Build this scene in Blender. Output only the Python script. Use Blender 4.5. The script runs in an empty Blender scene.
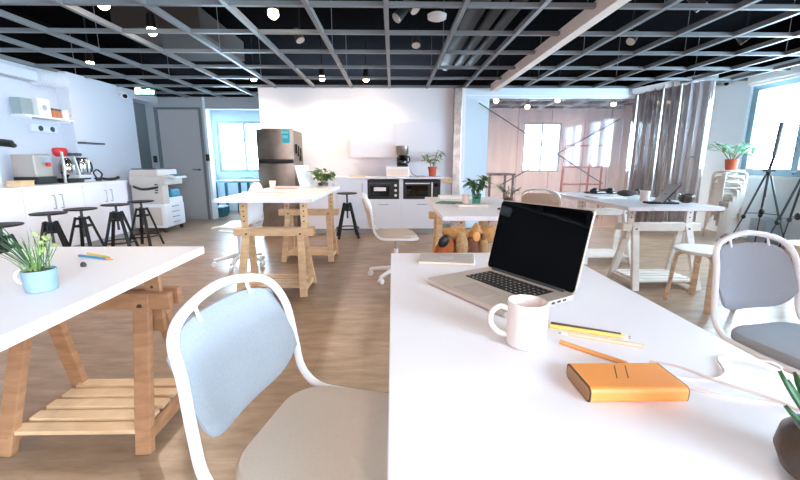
import bpy, bmesh, math, random
from mathutils import Vector, Matrix
random.seed(7)
PI = math.pi
SC = bpy.context.scene
COL = SC.collection

# ------------------------------------------------------------------ materials
def lin(c):
    return tuple(((v/255.)/12.92 if v/255. <= .04045 else ((v/255.+.055)/1.055)**2.4) for v in c)

MATS = {}
def mat(name, rgb, rough=.5, metal=0., var=None, bump=None, spec=.5, emit=None, coat=0.):
    """principled material; var=(noise scale, amount, rgb2), bump=(scale, strength)"""
    if name in MATS: return MATS[name]
    m = bpy.data.materials.new(name); m.use_nodes = True
    nt = m.node_tree; b = nt.nodes['Principled BSDF']
    c = lin(rgb)
    b.inputs['Base Color'].default_value = (*c, 1)
    b.inputs['Roughness'].default_value = rough
    b.inputs['Metallic'].default_value = metal
    b.inputs['Specular IOR Level'].default_value = spec
    b.inputs['Coat Weight'].default_value = coat
    tc = nt.nodes.new('ShaderNodeTexCoord')
    if var:
        n = nt.nodes.new('ShaderNodeTexNoise'); n.inputs['Scale'].default_value = var[0]
        n.inputs['Detail'].default_value = 4
        r = nt.nodes.new('ShaderNodeMix'); r.data_type = 'RGBA'
        r.inputs['A'].default_value = (*c, 1); r.inputs['B'].default_value = (*lin(var[2]), 1)
        mr = nt.nodes.new('ShaderNodeMapRange'); mr.inputs['From Min'].default_value = .35; mr.inputs['From Max'].default_value = .65
        mr.inputs['To Max'].default_value = var[1]
        nt.links.new(tc.outputs['Object'], n.inputs['Vector'])
        nt.links.new(n.outputs['Fac'], mr.inputs['Value'])
        nt.links.new(mr.outputs['Result'], r.inputs['Factor'])
        nt.links.new(r.outputs['Result'], b.inputs['Base Color'])
    if bump:
        n2 = nt.nodes.new('ShaderNodeTexNoise'); n2.inputs['Scale'].default_value = bump[0]
        bp = nt.nodes.new('ShaderNodeBump'); bp.inputs['Strength'].default_value = bump[1]; bp.inputs['Distance'].default_value = .004
        nt.links.new(tc.outputs['Object'], n2.inputs['Vector'])
        nt.links.new(n2.outputs['Fac'], bp.inputs['Height'])
        nt.links.new(bp.outputs['Normal'], b.inputs['Normal'])
    if emit:
        b.inputs['Emission Color'].default_value = (*lin(emit[0]), 1)
        b.inputs['Emission Strength'].default_value = emit[1]
    MATS[name] = m
    return m

def wood_mat(name, a, b_, stretch=(1, 1, 1), scale=18, rough=.5):
    m = bpy.data.materials.new(name); m.use_nodes = True
    nt = m.node_tree; b = nt.nodes['Principled BSDF']; b.inputs['Roughness'].default_value = rough
    tc = nt.nodes.new('ShaderNodeTexCoord'); mp = nt.nodes.new('ShaderNodeMapping')
    mp.inputs['Scale'].default_value = stretch
    n = nt.nodes.new('ShaderNodeTexNoise'); n.inputs['Scale'].default_value = scale; n.inputs['Detail'].default_value = 5
    n.inputs['Distortion'].default_value = .6
    cr = nt.nodes.new('ShaderNodeValToRGB')
    cr.color_ramp.elements[0].position = .35; cr.color_ramp.elements[0].color = (*lin(a), 1)
    cr.color_ramp.elements[1].position = .7; cr.color_ramp.elements[1].color = (*lin(b_), 1)
    nt.links.new(tc.outputs['Object'], mp.inputs['Vector']); nt.links.new(mp.outputs['Vector'], n.inputs['Vector'])
    nt.links.new(n.outputs['Fac'], cr.inputs['Fac']); nt.links.new(cr.outputs['Color'], b.inputs['Base Color'])
    MATS[name] = m
    return m

def floor_mat():
    m = bpy.data.materials.new('floor_vinyl'); m.use_nodes = True
    nt = m.node_tree; b = nt.nodes['Principled BSDF']
    b.inputs['Roughness'].default_value = .32
    tc = nt.nodes.new('ShaderNodeTexCoord')
    mp = nt.nodes.new('ShaderNodeMapping'); mp.inputs['Rotation'].default_value = (0, 0, .35); mp.inputs['Scale'].default_value = (2.2, 9, 1)
    n = nt.nodes.new('ShaderNodeTexNoise'); n.inputs['Scale'].default_value = 1.6; n.inputs['Detail'].default_value = 7; n.inputs['Roughness'].default_value = .65
    n2 = nt.nodes.new('ShaderNodeTexNoise'); n2.inputs['Scale'].default_value = 1.7; n2.inputs['Detail'].default_value = 3
    cr = nt.nodes.new('ShaderNodeValToRGB')
    cr.color_ramp.elements[0].position = .3; cr.color_ramp.elements[0].color = (*lin((146, 116, 92)), 1)
    cr.color_ramp.elements[1].position = .72; cr.color_ramp.elements[1].color = (*lin((198, 166, 138)), 1)
    br = nt.nodes.new('ShaderNodeTexBrick'); br.inputs['Scale'].default_value = 1.0
    br.inputs['Brick Width'].default_value = .9; br.inputs['Row Height'].default_value = .45; br.inputs['Mortar Size'].default_value = .0015
    br.inputs['Color1'].default_value = (.92, .92, .92, 1); br.inputs['Color2'].default_value = (1, 1, 1, 1); br.inputs['Mortar'].default_value = (.75, .75, .75, 1)
    mx = nt.nodes.new('ShaderNodeMix'); mx.data_type = 'RGBA'; mx.blend_type = 'MULTIPLY'; mx.inputs['Factor'].default_value = 1
    cr2 = nt.nodes.new('ShaderNodeValToRGB')
    cr2.color_ramp.elements[0].position = .3; cr2.color_ramp.elements[0].color = (.66, .64, .62, 1)
    cr2.color_ramp.elements[1].position = .7; cr2.color_ramp.elements[1].color = (1, 1, 1, 1)
    mx2 = nt.nodes.new('ShaderNodeMix'); mx2.data_type = 'RGBA'; mx2.blend_type = 'MULTIPLY'; mx2.inputs['Factor'].default_value = 1
    L = nt.links.new
    L(tc.outputs['Object'], mp.inputs['Vector']); L(mp.outputs['Vector'], n.inputs['Vector'])
    L(tc.outputs['Object'], n2.inputs['Vector']); L(tc.outputs['Object'], br.inputs['Vector'])
    L(n.outputs['Fac'], cr.inputs['Fac']); L(n2.outputs['Fac'], cr2.inputs['Fac'])
    L(cr.outputs['Color'], mx.inputs['A']); L(br.outputs['Color'], mx.inputs['B'])
    L(mx.outputs['Result'], mx2.inputs['A']); L(cr2.outputs['Color'], mx2.inputs['B'])
    L(mx2.outputs['Result'], b.inputs['Base Color'])
    return m

def clear_mat(name, tint, gloss=.06, haze=0., hazecol=(235, 238, 242), rough=.03):
    """pane or film one can see through: transparent + a fresnel gloss + some white haze"""
    m = bpy.data.materials.new(name); m.use_nodes = True
    nt = m.node_tree; nt.nodes.clear(); L = nt.links.new
    out = nt.nodes.new('ShaderNodeOutputMaterial')
    t = nt.nodes.new('ShaderNodeBsdfTransparent'); t.inputs['Color'].default_value = (*lin(tint), 1)
    g = nt.nodes.new('ShaderNodeBsdfGlossy'); g.inputs['Roughness'].default_value = rough
    lwt = nt.nodes.new('ShaderNodeLayerWeight'); lwt.inputs['Blend'].default_value = .5
    fr = nt.nodes.new('ShaderNodeMath'); fr.operation = 'POWER'; fr.inputs[1].default_value = 5; L(lwt.outputs['Facing'], fr.inputs[0])
    ad = nt.nodes.new('ShaderNodeMath'); ad.operation = 'ADD'; ad.inputs[1].default_value = gloss; ad.use_clamp = True
    mx = nt.nodes.new('ShaderNodeMixShader'); L(fr.outputs[0], ad.inputs[0]); L(ad.outputs[0], mx.inputs[0])
    src = t
    if haze > 0:
        d = nt.nodes.new('ShaderNodeBsdfDiffuse'); d.inputs['Color'].default_value = (*lin(hazecol), 1)
        tr = nt.nodes.new('ShaderNodeBsdfTranslucent'); tr.inputs['Color'].default_value = (*lin(hazecol), 1)
        dm = nt.nodes.new('ShaderNodeMixShader'); dm.inputs[0].default_value = .5
        L(d.outputs[0], dm.inputs[1]); L(tr.outputs[0], dm.inputs[2])
        hm = nt.nodes.new('ShaderNodeMixShader'); hm.inputs[0].default_value = haze
        tc = nt.nodes.new('ShaderNodeTexCoord'); mp = nt.nodes.new('ShaderNodeMapping'); mp.inputs['Scale'].default_value = (5, 5, .6)
        nz = nt.nodes.new('ShaderNodeTexNoise'); nz.inputs['Scale'].default_value = 1.5
        mr = nt.nodes.new('ShaderNodeMapRange'); mr.inputs['From Min'].default_value = .3; mr.inputs['From Max'].default_value = .7
        mr.inputs['To Min'].default_value = haze*.6; mr.inputs['To Max'].default_value = min(1, haze*1.5)
        L(tc.outputs['Object'], mp.inputs['Vector']); L(mp.outputs['Vector'], nz.inputs['Vector']); L(nz.outputs['Fac'], mr.inputs['Value'])
        L(mr.outputs['Result'], hm.inputs[0])
        L(t.outputs[0], hm.inputs[1]); L(dm.outputs[0], hm.inputs[2]); src = hm
    L(src.outputs[0], mx.inputs[1]); L(g.outputs[0], mx.inputs[2]); L(mx.outputs[0], out.inputs['Surface'])
    MATS[name] = m
    return m

M = {}
M['white_top'] = mat('white_laminate', (238, 233, 238), .38, spec=.4)
M['white_paint'] = mat('white_powder_coat', (240, 240, 244), .35)
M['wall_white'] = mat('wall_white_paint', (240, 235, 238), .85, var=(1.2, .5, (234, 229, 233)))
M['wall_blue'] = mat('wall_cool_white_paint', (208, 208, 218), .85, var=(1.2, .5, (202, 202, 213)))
M['wall_right'] = mat('wall_pale_cyan_paint', (218, 230, 238), .85)
M['wall_grey'] = mat('wall_grey_paint', (170, 170, 174), .8)
M['door_grey'] = mat('door_grey_laminate', (176, 172, 174), .6)
M['door_dark'] = mat('door_slate_paint', (104, 112, 116), .6)
M['dark_ceiling'] = mat('ceiling_black_paint', (14, 14, 16), 1., spec=0.)
M['bar'] = mat('grid_grey_metal', (120, 124, 128), .5, .0, spec=.3)
M['duct_brown'] = mat('duct_dull_metal', (58, 52, 50), .75, 0., spec=.2)
M['beam_white'] = mat('beam_plaster', (240, 228, 222), .8)
M['cab_white'] = mat('cabinet_white_laminate', (238, 234, 242), .4)
M['black'] = mat('black_plastic', (20, 20, 22), .4)
M['black_metal'] = mat('black_metal', (17, 17, 19), .5, 0., spec=.3)
M['black_gloss'] = mat('black_gloss', (6, 6, 8), .02)
M['dark_grey'] = mat('dark_grey_plastic', (62, 62, 66), .5)
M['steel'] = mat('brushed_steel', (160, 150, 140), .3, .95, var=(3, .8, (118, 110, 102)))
M['chrome'] = mat('chrome', (205, 208, 212), .15, 1.)
M['alu'] = mat('aluminium_shell', (214, 200, 188), .35, .45)
M['alu_light'] = mat('aluminium_edge', (222, 220, 220), .3, .6)
M['pine'] = wood_mat('pine_wood', (214, 172, 130), (232, 196, 156), (1.5, 1.5, 5), 5)
M['pine_dark'] = wood_mat('stained_pine_wood', (160, 110, 76), (186, 134, 96), (1.5, 1.5, 5), 5)
M['pine_pale'] = wood_mat('limed_pine_wood', (222, 212, 204), (232, 224, 216), (1.5, 1.5, 5), 5)
M['birch'] = wood_mat('birch_ply', (196, 166, 136), (222, 196, 168), (2, 2, 6), 6)
M['birch_white'] = mat('white_birch', (238, 232, 224), .4)
M['fab_blue'] = mat('grey_blue_fabric', (172, 174, 180), .95, var=(160, .35, (154, 157, 164)), bump=(500, .5))
M['fab_beige'] = mat('grey_beige_fabric', (212, 198, 182), .95, var=(160, .35, (200, 184, 168)), bump=(500, .5))
M['fab_grey'] = mat('mid_grey_fabric', (164, 168, 176), .95, var=(160, .35, (146, 150, 158)), bump=(500, .5))
M['fab_sand'] = mat('sand_fabric', (206, 190, 176), .95, var=(120, .3, (194, 178, 164)), bump=(400, .4))
M['mug'] = mat('white_ceramic', (232, 220, 214), .22)
M['mug_in'] = mat('tea', (226, 192, 156), .3)
M['orange'] = mat('orange_aluminium', (236, 152, 76), .45, 0.)
M['orange_face'] = mat('tan_end_cap', (176, 132, 92), .5)
M['leaf'] = mat('leaf_green', (66, 104, 50), .5, var=(20, .8, (118, 146, 72)))
M['leaf_dark'] = mat('leaf_dark_green', (34, 74, 44), .45, var=(20, .8, (62, 112, 62)))
M['leaf_yellow'] = mat('leaf_yellow', (158, 170, 104), .5, var=(20, .8, (128, 150, 80)))
M['leaf_pale'] = mat('leaf_pale_green', (120, 176, 150), .5, var=(20, .8, (160, 200, 176)))
M['stem'] = mat('stem_brown', (92, 70, 44), .7)
M['soil'] = mat('soil', (58, 42, 32), .95, var=(60, .8, (120, 92, 66)), bump=(90, 1))
M['blue_pot'] = mat('blue_cement', (124, 148, 160), .6, var=(14, .6, (152, 172, 182)))
M['terracotta'] = mat('terracotta', (188, 84, 54), .7)
M['red'] = mat('red_plastic', (206, 40, 40), .35)
M['red_paint'] = mat('red_oxide_paint', (168, 56, 44), .5)
M['teal'] = mat('teal_sticker', (56, 178, 188), .5)
M['teal_bag'] = mat('teal_plastic', (30, 128, 158), .4)
M['cream'] = mat('copier_cream', (206, 196, 190), .55)
M['copier_white'] = mat('copier_white', (232, 232, 238), .5)
M['brown_pot'] = mat('brown_glazed_pot', (58, 42, 32), .35, var=(18, .8, (96, 78, 60)), bump=(30, .6))
M['paper'] = mat('paper', (240, 236, 232), .8)
M['pink'] = mat('pink_card', (226, 170, 160), .8)
M['green_card'] = mat('green_card', (96, 128, 112), .7)
M['yellow'] = mat('yellow_lacquer', (232, 196, 104), .4)
M['brown_pen'] = mat('brown_lacquer', (92, 62, 48), .4)
M['tan_pen'] = mat('tan_lacquer', (228, 188, 156), .45)
M['orange_pen'] = mat('orange_lacquer', (232, 160, 92), .4)
M['graphite'] = mat('graphite', (50, 48, 48), .5)
M['blue_pen'] = mat('blue_lacquer', (70, 140, 176), .4)
M['cable'] = mat('white_cable', (222, 204, 196), .45)
M['plush'] = mat('tan_plush', (196, 146, 92), 1., var=(40, .7, (160, 108, 62)), bump=(220, 1))
M['plush_rust'] = mat('rust_plush', (168, 86, 48), 1., var=(40, .6, (196, 112, 52)), bump=(220, 1))
M['plush_dark'] = mat('brown_plush', (104, 64, 46), 1., var=(40, .6, (134, 86, 62)), bump=(220, 1))
M['winframe'] = mat('window_frame_blue_grey', (140, 172, 190), .5)
M['panel_blue'] = mat('pale_blue_panel', (212, 226, 238), .5)
M['teal_desk'] = mat('dark_teal_desk', (30, 92, 108), .5)
M['tree'] = mat('tree_leaf', (120, 170, 150), .8)
M['lamp'] = mat('lit_lamp', (255, 240, 220), .5, emit=((255, 226, 190), 22.))
M['exit'] = mat('lit_exit_sign', (240, 255, 250), .5, emit=((226, 255, 244), 3.))
M['exit_dark'] = mat('exit_sign_green', (20, 96, 80), .5)
M['pane'] = clear_mat('window_pane', (250, 252, 252), .02)
M['film'] = clear_mat('vinyl_film', (240, 236, 238), .07, .12, (206, 196, 200), .05)
M['curtain'] = clear_mat('folded_vinyl', (236, 234, 234), .10, .6, (186, 178, 180), .12)
M['carafe'] = clear_mat('carafe_glass', (90, 80, 74), .08)
M['vase'] = clear_mat('green_glass', (150, 215, 195), .08)
M['metal_post'] = mat('galvanised_post', (214, 208, 204), .3, .7, var=(9, .8, (170, 160, 152)))
M['conc'] = mat('corrugated_hose', (216, 218, 226), .6)
M['keys'] = mat('key_black', (28, 26, 28), .5)
M['sill'] = mat('sill_white', (230, 238, 242), .5)
M['tripod_grey'] = mat('tripod_grey', (62, 74, 82), .45, .3)
M['rubber'] = mat('rubber', (28, 28, 30), .7)
M['copper_handle'] = mat('satin_handle', (176, 176, 184), .35, .8)

# ------------------------------------------------------------------ mesh builder
def frame_of(d):
    d = Vector(d).normalized()
    up = Vector((0, 0, 1)) if abs(d.z) < .95 else Vector((0, 1, 0))
    a = d.cross(up).normalized(); b = a.cross(d).normalized()
    return a, b

class MB:
    def __init__(s): s.bm = bmesh.new()
    def box(s, x0, x1, y0, y1, z0, z1, mx=None):
        vs = [s.bm.verts.new((x, y, z)) for x in (x0, x1) for y in (y0, y1) for z in (z0, z1)]
        if mx is not None:
            for v in vs: v.co = mx @ v.co
        for f in ((0, 1, 3, 2), (4, 6, 7, 5), (0, 4, 5, 1), (2, 3, 7, 6), (0, 2, 6, 4), (1, 5, 7, 3)):
            s.bm.faces.new([vs[i] for i in f])
        return s
    def bar(s, p0, p1, w, t, side=None):
        """rectangular bar between two points; w along side, t across"""
        p0, p1 = Vector(p0), Vector(p1); d = (p1-p0).normalized()
        if side is None: a, b = frame_of(d)
        else:
            a = Vector(side); a = (a-d*a.dot(d)).normalized(); b = d.cross(a).normalized()
        vs = []
        for p in (p0, p1):
            for i, j in ((-1, -1), (1, -1), (1, 1), (-1, 1)): vs.append(s.bm.verts.new(p+a*(i*w/2)+b*(j*t/2)))
        for f in ((3, 2, 1, 0), (4, 5, 6, 7), (0, 1, 5, 4), (1, 2, 6, 5), (2, 3, 7, 6), (3, 0, 4, 7)):
            s.bm.faces.new([vs[i] for i in f])
        return s
    def ring(s, c, a, b, ra, rb, n):
        return [s.bm.verts.new(c+a*(ra*math.cos(2*PI*i/n))+b*(rb*math.sin(2*PI*i/n))) for i in range(n)]
    def cyl(s, p0, p1, r0, r1=None, n=16, cap=True):
        r1 = r0 if r1 is None else r1
        p0, p1 = Vector(p0), Vector(p1); a, b = frame_of(p1-p0)
        A = s.ring(p0, a, b, r0, r0, n); B = s.ring(p1, a, b, r1, r1, n)
        for i in range(n): s.bm.faces.new([A[i], A[(i+1) % n], B[(i+1) % n], B[i]])
        if cap: s.bm.faces.new(A[::-1]); s.bm.faces.new(B)
        return s
    def tube(s, pts, r, n=10, closed=False, flat=None):
        """tube along points, r a number or list; flat=(w,t) makes an elliptic section"""
        P = [Vector(p) for p in pts]; k = len(P); rings = []; a = None
        for i, p in enumerate(P):
            d = (P[(i+1) % k]-P[i-1]) if (closed or 0 < i < k-1) else (P[1]-P[0] if i == 0 else P[-1]-P[-2])
            d.normalize()
            if a is None: a, b = frame_of(d)
            else:
                a = (a-d*a.dot(d)).normalized(); b = a.cross(d).normalized()
            rr = r[i] if isinstance(r, (list, tuple)) else r
            rings.append(s.ring(p, a, b, rr, rr, n))
        for i in range(k if closed else k-1):
            A, B = rings[i], rings[(i+1) % k]
            off = 0
            if closed and i == k-1:
                off = min(range(n), key=lambda o: sum((A[j].co-B[(j+o) % n].co).length for j in range(n)))
            for j in range(n): s.bm.faces.new([A[j], A[(j+1) % n], B[(j+1+off) % n], B[(j+off) % n]])
        if not closed: s.bm.faces.new(rings[0][::-1]); s.bm.faces.new(rings[-1])
        return s
    def lathe(s, prof, c=(0, 0, 0), n=28, capb=True, capt=True):
        c = Vector(c); R = []
        X, Y = Vector((1, 0, 0)), Vector((0, 1, 0))
        for r, z in prof: R.append(s.ring(c+Vector((0, 0, z)), X, Y, max(r, 1e-4), max(r, 1e-4), n))
        for A, B in zip(R, R[1:]):
            for i in range(n): s.bm.faces.new([A[i], A[(i+1) % n], B[(i+1) % n], B[i]])
        if capb: s.bm.faces.new(R[0][::-1])
        if capt: s.bm.faces.new(R[-1])
        return s
    def blob(s, c, r, rot=None, u=16, v=10, f=None):
        mx = Matrix.Translation(Vector(c)) @ (rot.to_4x4() if rot is not None else Matrix.Identity(4)) @ Matrix.Diagonal((*r, 1))
        g = bmesh.ops.create_uvsphere(s.bm, u_segments=u, v_segments=v, radius=1)
        for w in g['verts']:
            if f: w.co = f(w.co)
            w.co = mx @ w.co
        return s
    def prism(s, poly, z0, z1, mx=None):
        a = [s.bm.verts.new((x, y, z0)) for x, y in poly]; b = [s.bm.verts.new((x, y, z1)) for x, y in poly]
        if mx is not None:
            for v in a+b: v.co = mx @ v.co
        n = len(poly)
        s.bm.faces.new(a[::-1]); s.bm.faces.new(b)
        for i in range(n): s.bm.faces.new([a[i], a[(i+1) % n], b[(i+1) % n], b[i]])
        return s
    def leaf(s, p, d, L, w, droop=.6, n=6, side=None, fold=.0, curl=1.6):
        """a curved blade starting at p heading d, tapering to its tip"""
        p = Vector(p); d = Vector(d).normalized()
        sd = Vector(side) if side is not None else d.cross(Vector((0, 0, 1)))
        if sd.length < .01: sd = Vector((1, 0, 0))
        sd.normalize(); prev = None
        for i in range(n+1):
            t = i/n
            q = p+d*(L*t)+Vector((0, 0, -droop*L*t**curl))
            ww = w*(math.sin(PI*min(1, .12+.88*t))**.7 if t < 1 else .02)
            A = s.bm.verts.new(q-sd*ww/2); C = s.bm.verts.new(q+Vector((0, 0, -fold*ww))); B = s.bm.verts.new(q+sd*ww/2)
            if prev:
                s.bm.faces.new([prev[0], prev[1], C, A]); s.bm.faces.new([prev[1], prev[2], B, C])
            prev = (A, C, B)
        return s
    def build(s, name, m, parent=None, smooth=False, bevel=0., seg=2, solid=0., sub=0):
        me = bpy.data.meshes.new(name)
        bmesh.ops.recalc_face_normals(s.bm, faces=s.bm.faces[:])
        s.bm.to_mesh(me); s.bm.free()
        o = bpy.data.objects.new(name, me); COL.objects.link(o)
        me.materials.append(m)
        if smooth:
            for p in me.polygons: p.use_smooth = True
            try: me.set_sharp_from_angle(angle=math.radians(40))
            except Exception: pass
        if solid:
            md = o.modifiers.new('solid', 'SOLIDIFY'); md.thickness = solid; md.offset = 0
        if bevel:
            md = o.modifiers.new('bevel', 'BEVEL'); md.width = bevel; md.segments = seg; md.limit_method = 'ANGLE'
        if sub:
            md = o.modifiers.new('sub', 'SUBSURF'); md.levels = sub; md.render_levels = sub
        if parent: o.parent = parent
        return o

def tag(o, label, cat, group=None, kind=None):
    o['label'] = label; o['category'] = cat
    if group: o['group'] = group
    if kind: o['kind'] = kind
    return o
def thing(name, label, cat, loc=(0, 0, 0), rz=0., group=None):
    o = bpy.data.objects.new(name, None); COL.objects.link(o)
    o.empty_display_size = .1
    o.location = loc; o.rotation_euler = (0, 0, rz)
    return tag(o, label, cat, group)
def struct(o):
    o['kind'] = 'structure'; return o
def dup(root, loc, rz, label):
    r = root.copy(); COL.objects.link(r); r.location = loc; r.rotation_euler = (0, 0, rz); r['label'] = label
    for ch in list(root.children):
        c = ch.copy(); COL.objects.link(c); c.parent = r
        for g in list(ch.children):
            d = g.copy(); COL.objects.link(d); d.parent = c
    return r
def rrect(w, h, r, n=5):
    """rounded rectangle outline centred at 0"""
    out = []
    for cx, cy, a0 in ((w/2-r, h/2-r, 0), (-w/2+r, h/2-r, PI/2), (-w/2+r, -h/2+r, PI), (w/2-r, -h/2+r, 1.5*PI)):
        for i in range(n+1):
            a = a0+PI/2*i/n; out.append((cx+r*math.cos(a), cy+r*math.sin(a)))
    return out
def smooth_path(pts, n=6, closed=False):
    P = [Vector(p) for p in pts]; k = len(P); out = []
    for i in range(k if closed else k-1):
        if closed: p0, p1, p2, p3 = P[i-1], P[i], P[(i+1) % k], P[(i+2) % k]
        else: p0, p1, p2, p3 = P[max(i-1, 0)], P[i], P[i+1], P[min(i+2, k-1)]
        for j in range(n):
            t = j/n
            out.append(.5*((2*p1)+(p2-p0)*t+(2*p0-5*p1+4*p2-p3)*t*t+(3*p1-p0-3*p2+p3)*t**3))
    if not closed: out.append(P[-1])
    return out

# ------------------------------------------------------------------ camera
H = 1.15
cam = bpy.data.cameras.new('camera'); co = bpy.data.objects.new('camera', cam); COL.objects.link(co)
cam.sensor_width = 36.; cam.lens = 391./800*36.; cam.clip_start = .02
co.location = (0, 0, H); co.rotation_euler = (PI/2-math.radians(11.28), 0, -math.radians(1.046))
SC.camera = co

# ------------------------------------------------------------------ setting
G = 2.36            # height of the open ceiling grid
SLAB = 3.0
XL, XR, YB = -4.7, 5.45, 6.95
fl = MB().box(XL-.3, XR+.3, -1.5, 9.9, -.1, 0).build('floor', floor_mat()); struct(fl)
struct(MB().box(XL-.3, XR+.3, -1.5, 9.9, SLAB, SLAB+.1).build('ceiling', M['dark_ceiling']))
# left wall, with a pier that steps forward and a side doorway beyond
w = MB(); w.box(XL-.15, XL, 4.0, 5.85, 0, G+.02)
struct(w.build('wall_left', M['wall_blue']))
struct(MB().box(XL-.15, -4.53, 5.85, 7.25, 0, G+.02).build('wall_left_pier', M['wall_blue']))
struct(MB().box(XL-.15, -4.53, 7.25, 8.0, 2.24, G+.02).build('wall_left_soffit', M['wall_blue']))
struct(MB().box(XL-.15, XL, -1.5, 9.9, G+.02, SLAB).build('wall_left_above_grid', M['dark_ceiling']))
d2 = struct(MB().box(XL-.13, XL-.08, 7.25, 8.0, 0, 2.24).build('door_2', M['door_dark']))
struct(MB().box(XL-.15, XL, -1.5, 4.0, 0, G+.02).build('wall_left_near', mat('wall_dark_for_screen', (44, 46, 50), .8)))  # unseen stretch, coloured dark so the laptop screen reflects dark
# grey wall with a flush door facing the room
w = MB(); w.box(XL-.15, -4.58, 8.0, 8.15, 0, G+.02); w.box(-3.76, -3.68, 8.0, 8.15, 0, G+.02); w.box(-4.58, -3.76, 8.0, 8.15, 2.16, G+.02)
struct(w.build('wall_grey', M['wall_grey']))
d1 = struct(MB().box(-4.57, -3.77, 8.03, 8.08, .005, 2.15).build('door_1', M['door_grey']))
fr = MB(); fr.box(-4.62, -4.57, 7.985, 8.03, 0, 2.19); fr.box(-3.77, -3.72, 7.985, 8.03, 0, 2.19); fr.box(-4.57, -3.77, 7.985, 8.03, 2.15, 2.19)
fr.build('door_frame', M['door_dark'], d1)
h = MB(); h.bar((-3.86, 7.985, 1.0), (-3.98, 7.985, 1.0), .02, .02); h.cyl((-3.86, 8.03, 1.0), (-3.86, 7.98, 1.0), .02); h.build('door_handle', M['black'], d1)
cr = MB().box(-3.70, -3.62, 7.97, 8.0, 1.17, 1.3).build('card_reader', M['black'], bevel=.005)
tag(cr, 'black square card reader on the wall right of the grey door', 'card reader')
cr = MB().box(-4.72, -4.66, 7.96, 8.0, 1.14, 1.27).build('card_reader', M['black'], bevel=.005)
tag(cr, 'black square card reader on the left side of the grey door', 'card reader')
# bright room beyond the opening
WYB = 9.5
w = MB(); w.box(-4.35, -4.2, 8.15, WYB, 0, G+.02)
struct(w.build('wall_window_room_left', M['wall_right']))
w = MB(); w.box(-4.35, -2.0, WYB, WYB+.15, 0, .92); w.box(-4.35, -4.1, WYB, WYB+.15, .92, 2.08); w.box(-4.35, -2.0, WYB, WYB+.15, 2.08, G+.02); w.box(-2.6, -2.0, WYB, WYB+.15, .92, 2.08)
struct(w.build('wall_window_room_back', M['wall_right']))
struct(MB().box(-2.15, -2.0, YB+.15, WYB, 0, G+.02).build('wall_window_room_right', M['wall_right']))
struct(MB().box(-3.63, -2.25, 8.0, 8.15, 2.16, G+.02).build('wall_header', M['wall_grey']))
struct(MB().box(-4.85, 5.45, 9.65, 9.8, G+.02, SLAB).build('wall_back_above_grid', M['dark_ceiling']))

def window(name, axis, pos, a0, a1, z0, z1, mull, frame=.05, depth=.08, fmat=None):
    """frame, mullions and one pane; axis 'y' means the window lies in a plane of constant y"""
    f = MB()
    def bx(u0, u1, w0, w1, d0, d1):
        if axis == 'y': f.box(u0, u1, pos+d0, pos+d1, w0, w1)
        else: f.box(pos+d0, pos+d1, u0, u1, w0, w1)
    bx(a0, a1, z0, z0+frame, 0, depth); bx(a0, a1, z1-frame, z1, 0, depth)
    bx(a0, a0+frame, z0+frame, z1-frame, 0, depth); bx(a1-frame, a1, z0+frame, z1-frame, 0, depth)
    for m_ in mull: bx(m_-frame/2, m_+frame/2, z0+frame, z1-frame, 0, depth)
    o = struct(f.build(name, fmat or M['winframe']))
    f = MB(); bx(a0+frame/2, a1-frame/2, z0+frame/2, z1-frame/2, depth*.45, depth*.5)
    f.build('window_pane', M['pane'], o)
    return o
window('window_1', 'y', WYB+.02, -4.1, -2.6, .92, 2.08, [-3.47], .06, fmat=mat('window_frame_pale', (176, 192, 200), .5))

# kitchen wall and the space behind it
struct(MB().box(-2.25, 1.03, YB, YB+.15, 0, G+.02).build('wall_kitchen', M['wall_white']))
struct(MB().box(.9, 1.03, YB+.15, WYB, 0, G+.02).build('wall_meeting_left', M['wall_white']))
w = MB(); w.box(.9, XR, WYB, WYB+.15, 0, .92); w.box(.9, 3.1, WYB, WYB+.15, .92, 2.06); w.box(4.0, XR, WYB, WYB+.15, .92, 2.06); w.box(.9, XR, WYB, WYB+.15, 2.06, G+.02)
struct(w.build('wall_meeting_back', M['wall_white']))
window('film_reflection_window', 'y', WYB+.02, 3.1, 4.0, .92, 2.06, [3.55], .04)  # added in place of the window reflection on the film
# right wall with windows
RZ0, RZ1 = .95, 2.3
piers = [(-1.5, .9), (2.2, 2.5), (3.9, 4.1), (6.18, 9.65)]
w = MB(); w.box(XR, XR+.25, -1.5, 9.65, 0, RZ0); w.box(XR, XR+.25, -1.5, 9.65, RZ1, 2.52)
for a, b in piers: w.box(XR, XR+.25, a, b, RZ0, RZ1)
struct(w.build('wall_right', M['wall_right']))
struct(MB().box(XR, XR+.25, -1.5, 9.65, 2.52, SLAB).build('wall_right_above_grid', M['dark_ceiling']))
window('window_3', 'x', XR+.04, 4.1, 6.18, RZ0, RZ1, [5.34], .1, .1)
window('window_4', 'x', XR+.04, 2.5, 3.9, RZ0, RZ1, [3.2], .09, .1)
window('window_5', 'x', XR+.04, .9, 2.2, RZ0, RZ1, [1.55], .09, .1)
struct(MB().box(XR-.05, XR+.04, .9, 6.18, RZ0-.04, RZ0).build('window_sill', M['sill']))
struct(MB().box(-3.68, -3.63, 8.0, 8.15, 0, G+.02).build('trim_1', M['sill']))
struct(MB().box(-1.45, 1.03, YB-.02, YB, 0, .06).build('baseboard_back', M['door_grey']))

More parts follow.
